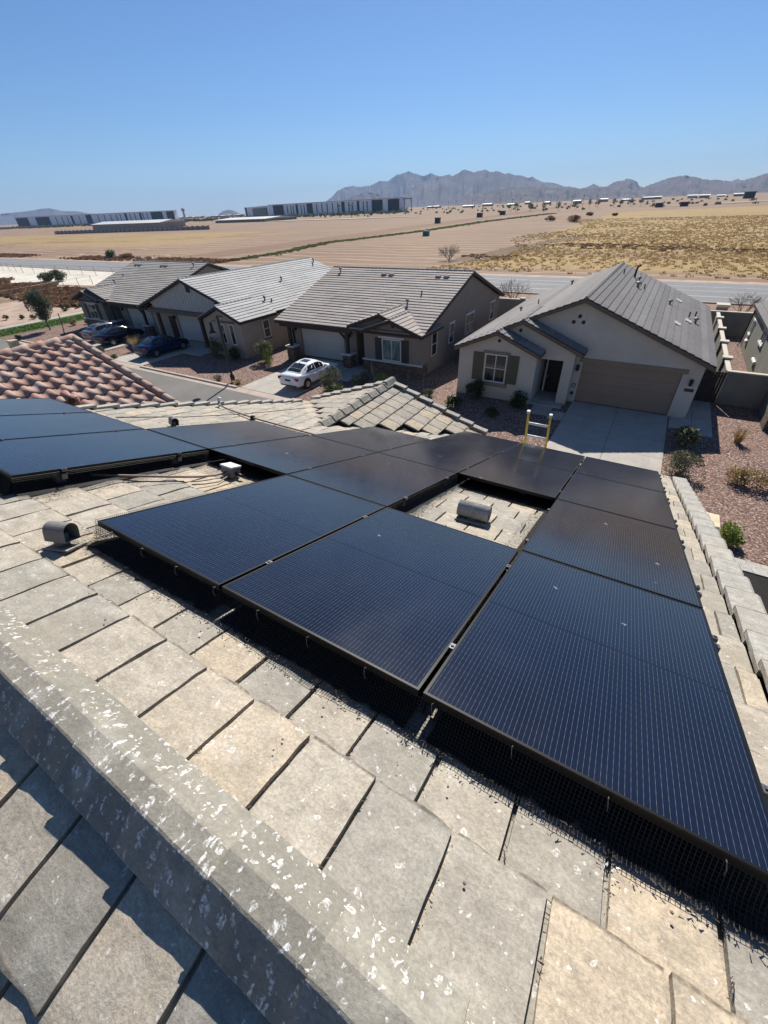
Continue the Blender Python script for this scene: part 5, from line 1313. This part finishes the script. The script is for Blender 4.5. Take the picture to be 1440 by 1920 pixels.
shrub('shrub', 'low green shrub in front of the feathery shrub by the sedan', -12.7, 19.8, .7, .8, M['leaf_green'], 800, .09, 11)
shrub('shrub', 'dark spiky shrub in shade before the taupe house pillar', -12.2, 22.3, .7, 1.0, M['leaf_olive'], 700, .13, 12, squash=.4, up=1.5)
shrub('shrub', 'lime green shrub under the teal window', -10.8, 22.4, .55, 1.1, M['leaf_bright'], 600, .1, 13, squash=.6, up=1)
shrub('shrub', 'pale leafy oleander left of the stone pillar', -22.6, 23.6, .8, 1.6, M['leaf_sage'], 900, .13, 14, squash=.9)
shrub('shrub', 'yellow-green shrub next to the stone pillar', -21.7, 23.0, .45, 1.2, M['leaf_bright'], 450, .11, 15, squash=.6, up=1)
shrub('shrub', 'silvery shrub behind the street lamp', -27.4, 22.6, .7, 1.6, M['leaf_sage'], 600, .13, 16)
shrub('shrub', 'dark shrub at the corner of the tan house', -25.4, 22.9, .5, 1.1, M['leaf_dark'], 500, .11, 17)
shrub('shrub', 'round olive shrub beside the dark navy sedan', -38.2, 18.7, .5, .75, M['leaf_olive'], 600, .07, 18)
shrub('shrub', 'small green shrub at the kerb in front of the blue sedan', -35.9, 18.6, .35, .4, M['leaf_green'], 300, .07, 19)
grass_clump('grass_clump', 'pale feather grass between the navy and the blue sedans', -36.5, 21.2, .8, 1.2, M['leaf_dry'], 260, 20)
shrub('shrub', 'small weedy shrub at the kerb beside the street lamp', -22.6, 18.6, .35, .4, M['leaf_sage'], 250, .07, 21)
grass_clump('grass_clump', 'tan ground grass at the foot of the street lamp', -20.6, 18.7, .45, .3, M['leaf_dry'], 160, 22)
shrub('shrub', 'dark shrub beside the sapling stakes left of the cream house', -8.3, 21.0, .5, .6, M['leaf_dark'], 400, .09, 23)
shrub('shrub', 'small scrubby bush on the sunny dirt left of the cream house', -7.3, 22.6, .4, .5, M['leaf_olive'], 350, .08, 24)
shrub('shrub', 'big round green bush on the pale gravel lot', -104, 47.2, 2.0, 2.0, M['leaf_olive'], 1200, .28, 25)
shrub('shrub', 'smaller grey-green bush left of the big round bush', -107.5, 46.5, 1.4, 1.5, M['leaf_sage'], 700, .25, 26)
shrub('shrub', 'tawny bush on the far roadside at left', -148, 84.5, 1.7, 2.6, M['leaf_sage'], 700, .3, 27, up=1)
shrub('shrub', 'low brown bush on the far roadside at left', -141.5, 85.6, 2.2, 1.3, M['leaf_brush'], 700, .3, 28)
for i, (x, y) in enumerate(((-65.6, 24), (-64, 24.6), (-66.8, 30.2), (-65.6, 29.2), (-67.2, 22.8), (-68.6, 21.6), (-69.6, 20.2))):
    shrub('shrub', 'small dark shrub in the row beyond the lawn path', x, y, .38, .55, M['leaf_dark'], 220, .1, 40+i, 3, group='shrubs in a row beyond the lawn')
for i, (x, y) in enumerate(((-53.6, 25.9), (-54.4, 24.6))):
    shrub('shrub', ('dry reddish shrub at the lawn edge near the far-left house', 'dry reddish shrub at the lawn edge, farther from the far-left house')[i], x, y, .4, .6, M['leaf_brush'], 250, .1, 50+i)
shrub('shrub', 'tiny green shrub on the gravel near the feathery tree', -53.9, 18.6, .35, .35, M['leaf_green'], 200, .08, 53)
# stakes
for i, (x, y, lab) in enumerate(((-8.6, 20.9, 'left of three thin wooden stakes by the cream house'), (-7.9, 20.9, 'middle of three thin wooden stakes by the cream house'), (-7.2, 21.5, 'right of three thin wooden stakes by the cream house'))):
    tag(MB((x, y, 0)).tube([(x, y, 0), (x+.03, y, .9), (x+.05*(i-1), y, 1.75)], [.03, .028, .022], 6).build('wooden_stake', M['bark']), lab, 'stake', 'tree stakes by the cream house')
tag(MB((-50.5, 21.6, 0)).tube([(-50.5, 21.6, 0), (-50.9, 22.0, 1.1), (-51.2, 22.2, 2.0)], .05, 6).build('wooden_stake', M['bark']), 'leaning tree stake between the feathery tree and the far-left house', 'stake')
# feathery tree left
def small_tree(name, label, x, y, hgt, trunk, rad, mat, n, size, seed, z=None, group=None, cat='tree', squash=.35):
    z = gz(y) if z is None else z; t = thing(name, label, cat, (x, y, z), 0, group); r = random.Random(seed)
    mb = MB().tube([(0, 0, 0), (.03*hgt*r.uniform(-.5, .5), .02, trunk), (0, 0, hgt*.55)], [.035*hgt*.5, .03*hgt*.5, .012*hgt*.5], 7)
    for i in range(7):
        a = r.uniform(0, 2*PI); zz = trunk+r.uniform(0, .3)*(hgt-trunk); mb.tube([(0, 0, zz), (rad*.4*math.cos(a), rad*.4*math.sin(a), zz+(hgt-trunk)*.25), (rad*.75*math.cos(a), rad*.75*math.sin(a), zz+(hgt-trunk)*.45)], [.02*hgt*.4, .014*hgt*.4, .004*hgt*.4], 5)
    mb.build('trunk', M['bark'], t)
    V, F = leaf_cloud(n, (rad, rad, (hgt-trunk)*.52), size, seed, 22, 0, squash, .6); V[:, 2] += trunk+(hgt-trunk)*.5
    link('crown', np_mesh('crown', V, F, mat), t); return t
small_tree('acacia_tree', 'feathery grey-green tree standing alone by the lawn', -54.6, 22.1, 4.1, 1.15, 1.15, M['leaf_olive'], 5200, .24, 60, squash=.6)
# bare trees and bushes
def bare_tree(name, label, x, y, hgt, spread, seed, depth=5, r0=.06, trunks=5, cat='tree', mat=None):
    z = gz(y); t = thing(name, label, cat, (x, y, z)); r = random.Random(seed); limbs = MB(); twigs = MB()
    def grow(p, d, L, rad, k_):
        d = d/np.linalg.norm(d); m_ = p+d*L*.5+np.array([r.uniform(-.1, .1)*L for _ in range(3)]); e = p+d*L
        (limbs if k_ >= depth-1 else twigs).tube([p, m_, e], [rad, rad*.85, rad*.65], 5 if k_ >= depth-1 else 3, False)
        if k_ == 0: return
        for _ in range(3 if k_ > 1 else 4):
            nd = d+np.array([r.gauss(0, .5), r.gauss(0, .5), r.gauss(.08, .3)]); grow(p+d*L*r.uniform(.55, 1), nd, L*r.uniform(.6, .82), rad*.6, k_-1)
    for i in range(trunks):
        a = 2*PI*i/trunks+r.uniform(-.4, .4); s = 0 if trunks == 1 else spread/hgt
        grow(np.array([0, 0, 0.]), np.array([math.cos(a)*s, math.sin(a)*s, 1.0]), hgt*.36, r0, depth)
    limbs.build('trunk', mat or M['twig'], t); twigs.build('crown', mat or M['twig'], t); return t
bare_tree('bare_bush', 'large leafless bush standing alone in the dirt field', -38.6, 96.5, 3.9, 3.6, 70, 4, .05, 9, 'bush')
bare_tree('bare_tree', 'leafless young tree before the teal window of the taupe house', -11.0, 22.0, 2.3, 1.3, 71, 3, .04, 1)
bare_tree('bare_bush', 'leafless reddish bush beside the road behind the middle houses', -12.0, 55.7, 3.0, 2.4, 72, 4, .04, 7, 'bush')
bare_tree('bare_bush', 'leafless bush beside the road at the right border', 10.9, 54.5, 2.8, 1.8, 73, 4, .03, 6, 'bush')
# bench, planters
bo = thing('bench', 'small grey bench by the lawn at the left border', 'bench', (-56.9, 17.4, 0)); BO = (-56.9, 17.4, 0)
for q in range(3): bxp('seat_slat', M['alu'], bo, BO, -57.6+q*.01, -56.2+q*.01, 17.2+q*.14, 17.32+q*.14, .43, .47)
for xx in (-57.5, -56.3): bxp('leg', M['black'], bo, BO, xx, xx+.06, 17.2, 17.6, 0, .43)
bxp('backrest', M['alu'], bo, BO, -57.6, -56.2, 17.66, 17.7, .55, .85)
for xx in (-57.5, -56.3): bxp('back_post', M['black'], bo, BO, xx, xx+.05, 17.61, 17.659, .0, .85)
po = thing('wooden_crate', 'tan wooden crate frame near the bench at the left border', 'crate', (-48.7, 16.2, 0)); CO = (-48.7, 16.2, 0)
for q in range(4): bxp('slat', M['cream'], po, CO, -49.1, -48.3, 15.9+q*.18, 16.02+q*.18, .1, .85)
bxp('frame', M['cream'], po, CO, -49.12, -49.101, 15.88, 16.6, .1, .2); bxp('frame', M['cream'], po, CO, -48.299, -48.28, 15.88, 16.6, .1, .2)
# chain-link fences at left
def link_fence(label, pts, hgt, step):
    O = pts[0]+(0,); t = thing('wire_fence', label, 'fence', O); 
    for (xa, ya), (xb, yb) in zip(pts[:-1], pts[1:]):
        L = math.hypot(xb-xa, yb-ya); n = int(L/step); wires = MB(O)
        for i in range(n+1):
            x_, y_ = xa+(xb-xa)*i/n, ya+(yb-ya)*i/n; MB(O).tube([(x_, y_, 0), (x_, y_, hgt)], .04, 6).build('post', M['vent_metal'], t)
        for zz in np.linspace(.1, hgt-.02, 3): wires.tube([(xa, ya, zz), (xb, yb, zz)], .02 if zz > hgt-.1 else .008, 4, False)
        m_ = int(L/.5)
        for i in range(m_):
            a = i/m_; b = min(1, a+1.6/L); wires.tube([(xa+(xb-xa)*a, ya+(yb-ya)*a, 0), (xa+(xb-xa)*b, ya+(yb-ya)*b, hgt)], .004, 3, False); wires.tube([(xa+(xb-xa)*b, ya+(yb-ya)*b, 0), (xa+(xb-xa)*a, ya+(yb-ya)*a, hgt)], .004, 3, False)
        wires.build('wire_netting', M['vent_metal'], t)
link_fence('chain-link fence between the lawn and the pale gravel lot', [(-80, 12), (-85, 34), (-90, 46.5)], 1.6, 3.2)
link_fence('chain-link fence along the road beyond the pale gravel lot', [(-180, 57.5), (-133, 53), (-104, 55), (-92, 56)], 1.8, 4.5)
for i, x in enumerate((-125, -122.9, -117, -113.5, -109)):
    tag(MB((x, 84, 0)).tube([(x, 84, 0), (x+.1, 84, 1.3)], .07, 6).build('marker_post', M['bark']), ('first', 'second', 'third', 'fourth', 'fifth')[i]+' from the left of the short posts behind the far-left roof', 'post', 'short posts along the road')
# brown brush mass at left
def scatter(name, label, cat, n, fx, size, mat, seed, hgt=.6, per=7):
    r = np.random.default_rng(seed); pts = fx(r, n); V = []; F = []
    m_ = len(pts); base = np.repeat(pts, per, 0); k_ = len(base); a = r.uniform(0, 2*PI, k_); s = size*r.uniform(.5, 1.3, k_); h = hgt*r.uniform(.5, 1.3, k_)
    off = r.normal(0, .5, (k_, 2))*size; B = np.c_[base[:, 0]+off[:, 0], base[:, 1]+off[:, 1], base[:, 2]]
    d = np.c_[np.cos(a), np.sin(a)]; 
    V = np.stack([np.c_[B[:, 0]-d[:, 0]*s*.3, B[:, 1]-d[:, 1]*s*.3, B[:, 2]], np.c_[B[:, 0]+d[:, 0]*s*.3, B[:, 1]+d[:, 1]*s*.3, B[:, 2]], np.c_[B[:, 0]+d[:, 0]*s*.7+r.normal(0, .2, k_)*s, B[:, 1]+d[:, 1]*s*.7+r.normal(0, .2, k_)*s, B[:, 2]+h], np.c_[B[:, 0]-d[:, 0]*s*.2, B[:, 1]-d[:, 1]*s*.2+r.normal(0, .3, k_)*s, B[:, 2]+h*.8]], 1).reshape(-1, 3)
    o = link(name, np_mesh(name, V, np.arange(4*k_).reshape(-1, 4), mat)); return tag(o, label, cat, kind='stuff')
GZ_ = np.vectorize(gz)
def uni(x0, x1, y0, y1, f=None):
    def fx(r, n):
        x, y = r.uniform(x0, x1, n), r.uniform(y0, y1, n)
        if f is not None: k_ = f(x, y, r); x, y = x[k_], y[k_]
        return np.c_[x, y, GZ_(y)]
    return fx
scatter('dry_brush', 'mass of brown dead brush between the lawn and the pale gravel lot', 'brush', 3200, uni(-140, -66, 27, 47, lambda x, y, r: (y > 31+(-x-66)*.05) & (y < 39.5+(-x-66)*.05+2*np.sin(x*.3)) | ((x > -92) & (y > 36) & (y < 41))), .9, M['leaf_brush'], 80, .5)
scatter('dry_brush', 'low brown weeds along the far road shoulder at left', 'brush', 1400, uni(-260, -95, 79.5, 88, lambda x, y, r: np.sin(x*.11)+np.sin(x*.043)+r.normal(0, .4, len(x)) > -.1), .7, M['leaf_brush'], 81, .45)
def grassf(x, y, r):
    q = np.sin(x*.09+1.3*np.sin(y*.05))+np.sin(y*.13+x*.03)
    return (x > -36+6*np.sin(y*.07)) & (q+r.normal(0, 1.5, len(x)) > -.6) & (r.random(len(x)) < np.clip(130/y, 0, 1)**1.2)
scatter('dry_grass', 'straw-coloured dry grass covering the field at right', 'dry grass', 24000, uni(-42, 90, 82, 260, grassf), .38, M['field_straw'], 82, .22, 6)
def darkf(x, y, r):
    q = np.sin(x*.06+2.1*np.sin(y*.11))+np.sin(y*.21+x*.05)
    return (x > -40+(y-95)*.13) & (q+r.normal(0, .35, len(x)) > 1.35)
scatter('dry_brush', 'dark brown weeds in patches on the straw field', 'brush', 4500, uni(-42, 80, 88, 175, darkf), .8, M['leaf_brush'], 83, .25, 6)
gp = [(-97.3, 84), (-97.3, 87.1), (-96.4, 105), (-103.6, 138), (-93.2, 186), (-89.4, 263), (-73.6, 348)]
def ditch(r, n):
    t = r.uniform(0, 1, n)**.8*len(gp[1:-1])+.0; ys_ = r.uniform(86, 345, n)**1.0; xs_ = np.interp(ys_, [p[1] for p in gp], [p[0] for p in gp])+r.normal(0, .6, n)*(1+ys_/160)
    return np.c_[xs_, ys_, GZ_(ys_)]
scatter('ditch_weeds', 'narrow strip of green weeds along the ditch in the field', 'weeds', 1300, ditch, .8, M['leaf_weed'], 84, .35, 6)
tag(MB().poly([(-100.5, 112, gz(112)+.03), (-98.8, 112, gz(112)+.03), (-101.2, 124, gz(124)+.03), (-102.8, 123, gz(123)+.03)]).poly([(-90.5, 230, gz(230)+.03), (-87.5, 232, gz(232)+.03), (-86.5, 252, gz(252)+.03), (-89, 252, gz(252)+.03)]).build('ditch_water', M['water']), kind='structure')
scatter('lawn_grass', 'short green blades of the lawn at left', 'grass', 5000, uni(-60.6, -56.6, 14, 29.5), .05, M['leaf_green'], 85, .07, 4)

# ------------------------------------------------------------------ things in the field
def field_box(label, x, y, w_, h_, mat, cat='cabinet', name='utility_cabinet'):
    z = gz(y); O = (x, y, z); t = thing(name, label, cat, O, 0, 'boxes standing in the field')
    bxp('base', M['concrete'], t, O, x-w_*.6, x+w_*.6, y-w_*.5, y+w_*.5, z-.05, z+.15)
    bxp('housing', mat, t, O, x-w_*.5, x+w_*.5, y-w_*.42, y+w_*.42, z+.15, z+h_); bxp('lid', mat, t, O, x-w_*.54, x+w_*.54, y-w_*.46, y+w_*.46, z+h_, z+h_+.12)
field_box('green utility cabinet nearest in the dirt field', -78.4, 165.6, 2.0, 1.5, M['teal'])
field_box('dark box in the field behind the green cabinet', -115.4, 254.6, 2.6, 2.6, M['wh_dark'])
field_box('dark box in the field, left of the pair near the tree row', -114.9, 318.6, 3.2, 2.4, M['wh_dark'])
field_box('dark box in the field, right of the pair near the tree row', -109.1, 348, 3.4, 2.3, M['wh_dark'])
field_box('dark trailer box on the far field road, leftmost', -16, 399, 4.5, 2.4, M['wh_dark'])
field_box('dark trailer box on the far field road, rightmost', -1.5, 402, 4.5, 2.4, M['trim_dark'])
for i, (x, y, s) in enumerate(((-53.8, 251.7, 2.6), (-40.8, 239.2, 3.2), (-44, 300, 2.0), (-30, 290, 1.6))):
    shrub('weed_mound', ('brown weed mound in the bare field, left of the nearer pair', 'large brown weed mound in the bare field, right of the nearer pair', 'brown weed mound farther off, left', 'brown weed mound farther off, right')[i], x, y, s, s*.75, M['leaf_brush'], 500, .5, 90+i, 3, cat='mound')
tr = [(-127.6, 422), (-118, 408), (-110, 420), (-93.2, 395), (-84, 405), (-74, 415), (-67.7, 438), (-60, 430), (-50, 440), (-44, 432), (-38, 440), (-29.9, 428), (-103, 398)]
tr.sort(key=lambda q: (q[0]-CAM[0])/(q[1]-CAM[1]))
for i, (x, y) in enumerate(tr):
    small_tree('field_tree', f'{ORD[i]} small round tree from the left in the row along the far field road', x, y, 5.0+(i*37 % 10)*.15, 1.8, 1.9, M['leaf_olive'], 320, .6, 100+i, group='row of trees along the far field road', squash=1)
def palm(label, x, y, hgt, seed):
    z = gz(y); t = thing('palm_tree', label, 'palm tree', (x, y, z), 0, 'palms before the long warehouse'); r = random.Random(seed)
    MB().tube([(0, 0, 0), (.1, 0, hgt*.5), (0, 0, hgt)], [.3, .24, .22], 7).build('trunk', M['bark'], t); mb = MB()
    for i in range(26):
        a = r.uniform(0, 2*PI); e = r.uniform(-.5, 1.0); L = r.uniform(1.6, 2.3); d = np.array([math.cos(a), math.sin(a), 0]); q = np.array([-d[1], d[0], 0])*.28
        p0 = np.array([0, 0, hgt]); p1 = p0+d*L*.55+np.array([0, 0, e*.9]); p2 = p0+d*L+np.array([0, 0, e*.9-.7])
        mb.poly([p0-q*.3, p1-q, p1+q, p0+q*.3]); mb.poly([p1-q, p2, p1+q])
    mb.build('crown', M['leaf_dark'], t)
palm('left palm tree in front of the white warehouse', -292.6, 406, 9.5, 1); palm('right palm tree in front of the white warehouse', -270.7, 395, 9.5, 2)

# ------------------------------------------------------------------ warehouses and far buildings
def warehouse(label, A, B, hgt, dep, pieces, seed):
    """long tilt-up facade from A to B; pieces = (from, to, kind) as fractions of the length"""
    A = np.array(A, float); B = np.array(B, float); d = (B-A)[:2]; L = np.linalg.norm(d); d /= L; n = np.array([-d[1], d[0]])
    if n[1] < 0: n = -n
    z = min(gz(A[1]), gz(B[1]))-.3; O = (A[0], A[1], z); t = thing('warehouse', label, 'warehouse', O)
    def slab(name, f0, f1, o0, o1, z0, z1, mat, par=t):
        a = A[:2]+d*L*f0; b = A[:2]+d*L*f1; q = [a+n*o0, b+n*o0, b+n*o1, a+n*o1]
        return MB(O).hexa([(p[0], p[1], z+z0) for p in q]+[(p[0], p[1], z+z1) for p in q]).build(name, mat, par)
    slab('wall', 0, 1, 0, dep, 0, hgt-.6, M['wh_white']); slab('roof', -.002, 1.002, -.3, dep, hgt-.6, hgt, M['far_white'])
    for f0, f1, kd in pieces:
        if kd == 'dark': slab('dark_bay', f0, f1, -.5, -.02, 0, hgt-1.2, M['wh_dark'])
        elif kd == 'strip': slab('window_strip', f0, f1, -.25, -.02, 2.0, hgt-2.0, M['wh_dark'])
        elif kd == 'dock': slab('dock_door_band', f0, f1, -.3, -.02, 0, 2.8, M['wh_dark'])
        elif kd == 'panel': slab('wall_panel', f0, f1, -.45, -.02, 0, hgt-.7, M['wh_white'])
    return t, slab
p1 = [(0.0, .08, 'dark'), (.13, .22, 'dark'), (.86, .93, 'dark'), (.955, 1.0, 'dark')]
p1 += [(f, f+.012, 'dark') for f in (.36, .70, .79)]+[(.455, .49, 'dark')]+[(f, f+.004, 'strip') for f in (.26, .30, .335, .41, .53, .57, .61, .645, .67, .73, .76, .81, .835)]
warehouse('long pale warehouse with dark glazed ends at the left horizon', (-1010, 425, 0), (-735, 545, 0), 15.5, 10, p1, 1)
p2 = [(.04, .13, 'dark'), (.235, .252, 'dark'), (.325, .37, 'dark'), (.59, .612, 'dark'), (.70, .715, 'dark'), (.80, .87, 'dark'), (.905, .975, 'dark'), (.61, .80, 'dock')]
p2 += [(f, f+.006, 'strip') for f in (.16, .19, .21, .275, .30, .40, .44, .48, .52, .56, .64, .665, .74, .765)]
wt, _ = warehouse('white warehouse with tall dark window strips left of the mountains', (-522, 548, 0), (-292, 535, 0), 14.5, 9, p2, 2)
ew = np.array([-522, 548.0]); ez = gz(548)-.3
MB((-522, 548, ez)).hexa([(-640, 615, ez), (-522.2, 548, ez), (-522.2, 549, ez), (-640, 616, ez), (-640, 615, ez+13.5), (-522.2, 548, ez+13.9), (-522.2, 549, ez+13.9), (-640, 616, ez+13.5)]).build('side_wall', M['wh_white'], wt)
for a, b, zt in ((.35, .93, 11.5), (0, .06, 13.8)):
    p = lambda f: (-640+117.8*f, 615-67*f)
    (xa, ya), (xb, yb) = p(a), p(b)
    MB((-522, 548, ez)).hexa([(xa, ya-1.5, ez), (xb, yb-1.5, ez), (xb, yb-.05, ez), (xa, ya-.05, ez), (xa, ya-1.5, ez+zt), (xb, yb-1.5, ez+zt), (xb, yb-.05, ez+zt), (xa, ya-.05, ez+zt)]).build('dark_bay', M['wh_dark'], wt)
# canopy frame at its right end
cf = MB((-522, 548, ez))
for x_ in (-290.5, -281): cf.box(x_, x_+.6, 534, 534.6, ez, ez+12.5)
cf.box(-292, -280, 533.8, 534.8, ez+12.5, ez+13.2); cf.build('canopy_frame', M['wh_dark'], wt)
# shed, boundary wall with posts, flat white tank
sh = thing('shed', 'long tan shed with pale metal roof behind a block wall', 'shed', (-460, 285, gz(285))); ShO = (-460, 285, gz(285)); sz = gz(285)
bxp('wall', M['far_tan'], sh, ShO, -516, -404, 283, 310, sz-.5, sz+4.2)
MB(ShO).prism([(-517, 282, sz+4.2), (-517, 296.5, sz+6.3), (-517, 311, sz+4.2)], (114, 0, 0)).build('roof', M['far_white'], sh)
bw_ = thing('block_wall', 'far tan boundary wall with posts below the shed', 'wall', (-380, 228, gz(228))); z0 = gz(225)
A_, B_ = np.array([-456.7, 217.0]), np.array([-290, 242.0])
for i in range(34):
    a = A_+(B_-A_)*i/34; b = A_+(B_-A_)*(i+.86)/34; za = gz(a[1])
    MB((-380, 228, gz(228))).hexa([(a[0], a[1], za-.2), (b[0], b[1], za-.2), (b[0], b[1]+.3, za-.2), (a[0], a[1]+.3, za-.2), (a[0], a[1], za+2.2), (b[0], b[1], za+2.2), (b[0], b[1]+.3, za+2.2), (a[0], a[1]+.3, za+2.2)]).build('wall_panel', M['far_tan'], bw_)
    c = A_+(B_-A_)*(i+.93)/34
    MB((-380, 228, gz(228))).box(c[0]-.5, c[0]+.5, c[1]-.3, c[1]+.4, za-.2, za+2.6).build('post', M['block'], bw_)
tk = thing('low_building', 'low building with bright white flat roof before the warehouse', 'building', (-400, 390, gz(390))); TkO = (-400, 390, gz(390)); tz = gz(390)
bxp('wall', M['far_tan'], tk, TkO, -423, -352, 362, 410, tz-.5, tz+2.0); MB(TkO).prism([(-425, 360, tz+2.0), (-425, 386, tz+3.6), (-425, 412, tz+2.0)], (75, 0, 0)).build('roof', M['far_white'], tk)
sheet('pale_track', [(-420, 360), (-250, 352), (-180, 362), (-180, 368), (-420, 372)], M['pale_gravel'], gz(362)+.25)
sheet('pale_track', [(-16, 404), (20, 425), (60, 470), (64, 470), (26, 424), (-12, 403)], M['pale_gravel'], gz(437)+.6)
fb = random.Random(5)
far_b = []
for i in range(17):
    px_ = 752+i*41+fb.uniform(-16, 16); py = 389-(px_-720)*.0335-fb.uniform(3.5, 6.0)
    d = px_ray(px_, py); s = fb.uniform(620, 860)/d[1]; far_b.append((CAM[0]+d[0]*s, CAM[1]+d[1]*s))
for i in range(10):
    px_ = 325+i*13.5+fb.uniform(-3, 3); d = px_ray(px_, 404); s = fb.uniform(650, 800)/d[1]; far_b.append((CAM[0]+d[0]*s, CAM[1]+d[1]*s))
for x, y in far_b:
    z = gz(y); L = fb.uniform(5, 15); D = fb.uniform(8, 14); H = fb.uniform(1.2, 2.8); O = (x, y, z)
    t = thing('far_building', 'small pale low-roofed building in the line along the horizon', 'building', O, 0, 'pale buildings along the horizon')
    bxp('wall', M['far_tan'] if fb.random() < .75 else M['far_white'], t, O, x-L/2, x+L/2, y-D/2, y+D/2, z-.5, z+H)
    MB(O).prism([(x-L/2-.5, y-D/2-.5, z+H), (x-L/2-.5, y, z+H+.8), (x-L/2-.5, y+D/2+.5, z+H)], (L+1, 0, 0)).build('roof', M['far_white'], t)
db = thing('far_building', 'dark blocky building on the horizon at the right border', 'building', (60, 560, gz(560))); DO = (60, 560, gz(560))
bxp('wall', M['wh_dark'], db, DO, 40, 48, 555, 563, gz(560)-.5, gz(560)+4.5); bxp('roof', M['wh_dark'], db, DO, 39.5, 48.5, 554.5, 563.5, gz(560)+4.5, gz(560)+4.8)
tw = thing('control_tower', 'slim control tower on the left horizon between the warehouses', 'tower'); 
d = px_ray(345, 402); s = 900/d[1]; tx, ty = CAM[0]+d[0]*s, CAM[1]+d[1]*s; tw.location = (tx, ty, 6.7)
MB().lathe((0, 0, 0), [(3, 0), (2.2, 14), (4.2, 16), (4.6, 20), (3.4, 21.5), (.3, 22), (.2, 27)], 10).build('shaft', M['far_tan'], tw)
# poles
for i in range(16):
    px_ = 765+i*24+fb.uniform(-9, 9); d = px_ray(px_, 386-(px_-720)*.033); s = fb.uniform(420, 640)/d[1]; x, y = CAM[0]+d[0]*s, CAM[1]+d[1]*s; z = gz(y)
    o = MB((x, y, z)).tube([(x, y, z), (x, y, z+8.5)], .13, 5).box(x-.9, x+.9, y-.08, y+.08, z+7.7, z+7.9).build('utility_pole', M['bark'])
    tag(o, 'thin utility pole standing on the far side of the field', 'utility pole', 'utility poles across the far field')
# scrub line along the horizon
def scrub(r, n):
    px_ = r.uniform(330, 1440, n); y = r.uniform(400, 650, n); x = np.empty(n)
    for i in range(n):
        d = px_ray(px_[i], 392-(px_[i]-720)*.0335); x[i] = CAM[0]+d[0]/d[1]*(y[i]-CAM[1])
    return np.c_[x, y, GZ_(y)]
scatter('scrub', 'dark green scrub and trees forming a line along the far field', 'scrub', 230, scrub, 1.2, M['leaf_olive'], 120, 1.3, 9)
def scrub2(r, n):
    f = r.uniform(0, 1, n); x = -1000+720*f; y = 415+125*f-r.uniform(4, 60, n); return np.c_[x, y, GZ_(y)]
scatter('scrub', 'dark green scrub along the feet of the warehouses', 'scrub', 420, scrub2, 2.0, M['leaf_olive'], 121, 2.6, 9)

# ------------------------------------------------------------------ air
hz = MB().box(-9500, 9500, -260, 8600, -1.0, 400).mesh('haze')
k = NT('haze_air'); k.t.nodes.remove(k.b)
pv = k.n('VolumePrincipled', Color=(.43, .64, 1.0, 1), Density=.00009, Anisotropy=0.0); k.t.links.new(pv.outputs[0], k.out.inputs['Volume'])
hz.materials.append(k.m); tag(link('haze', hz), kind='stuff')
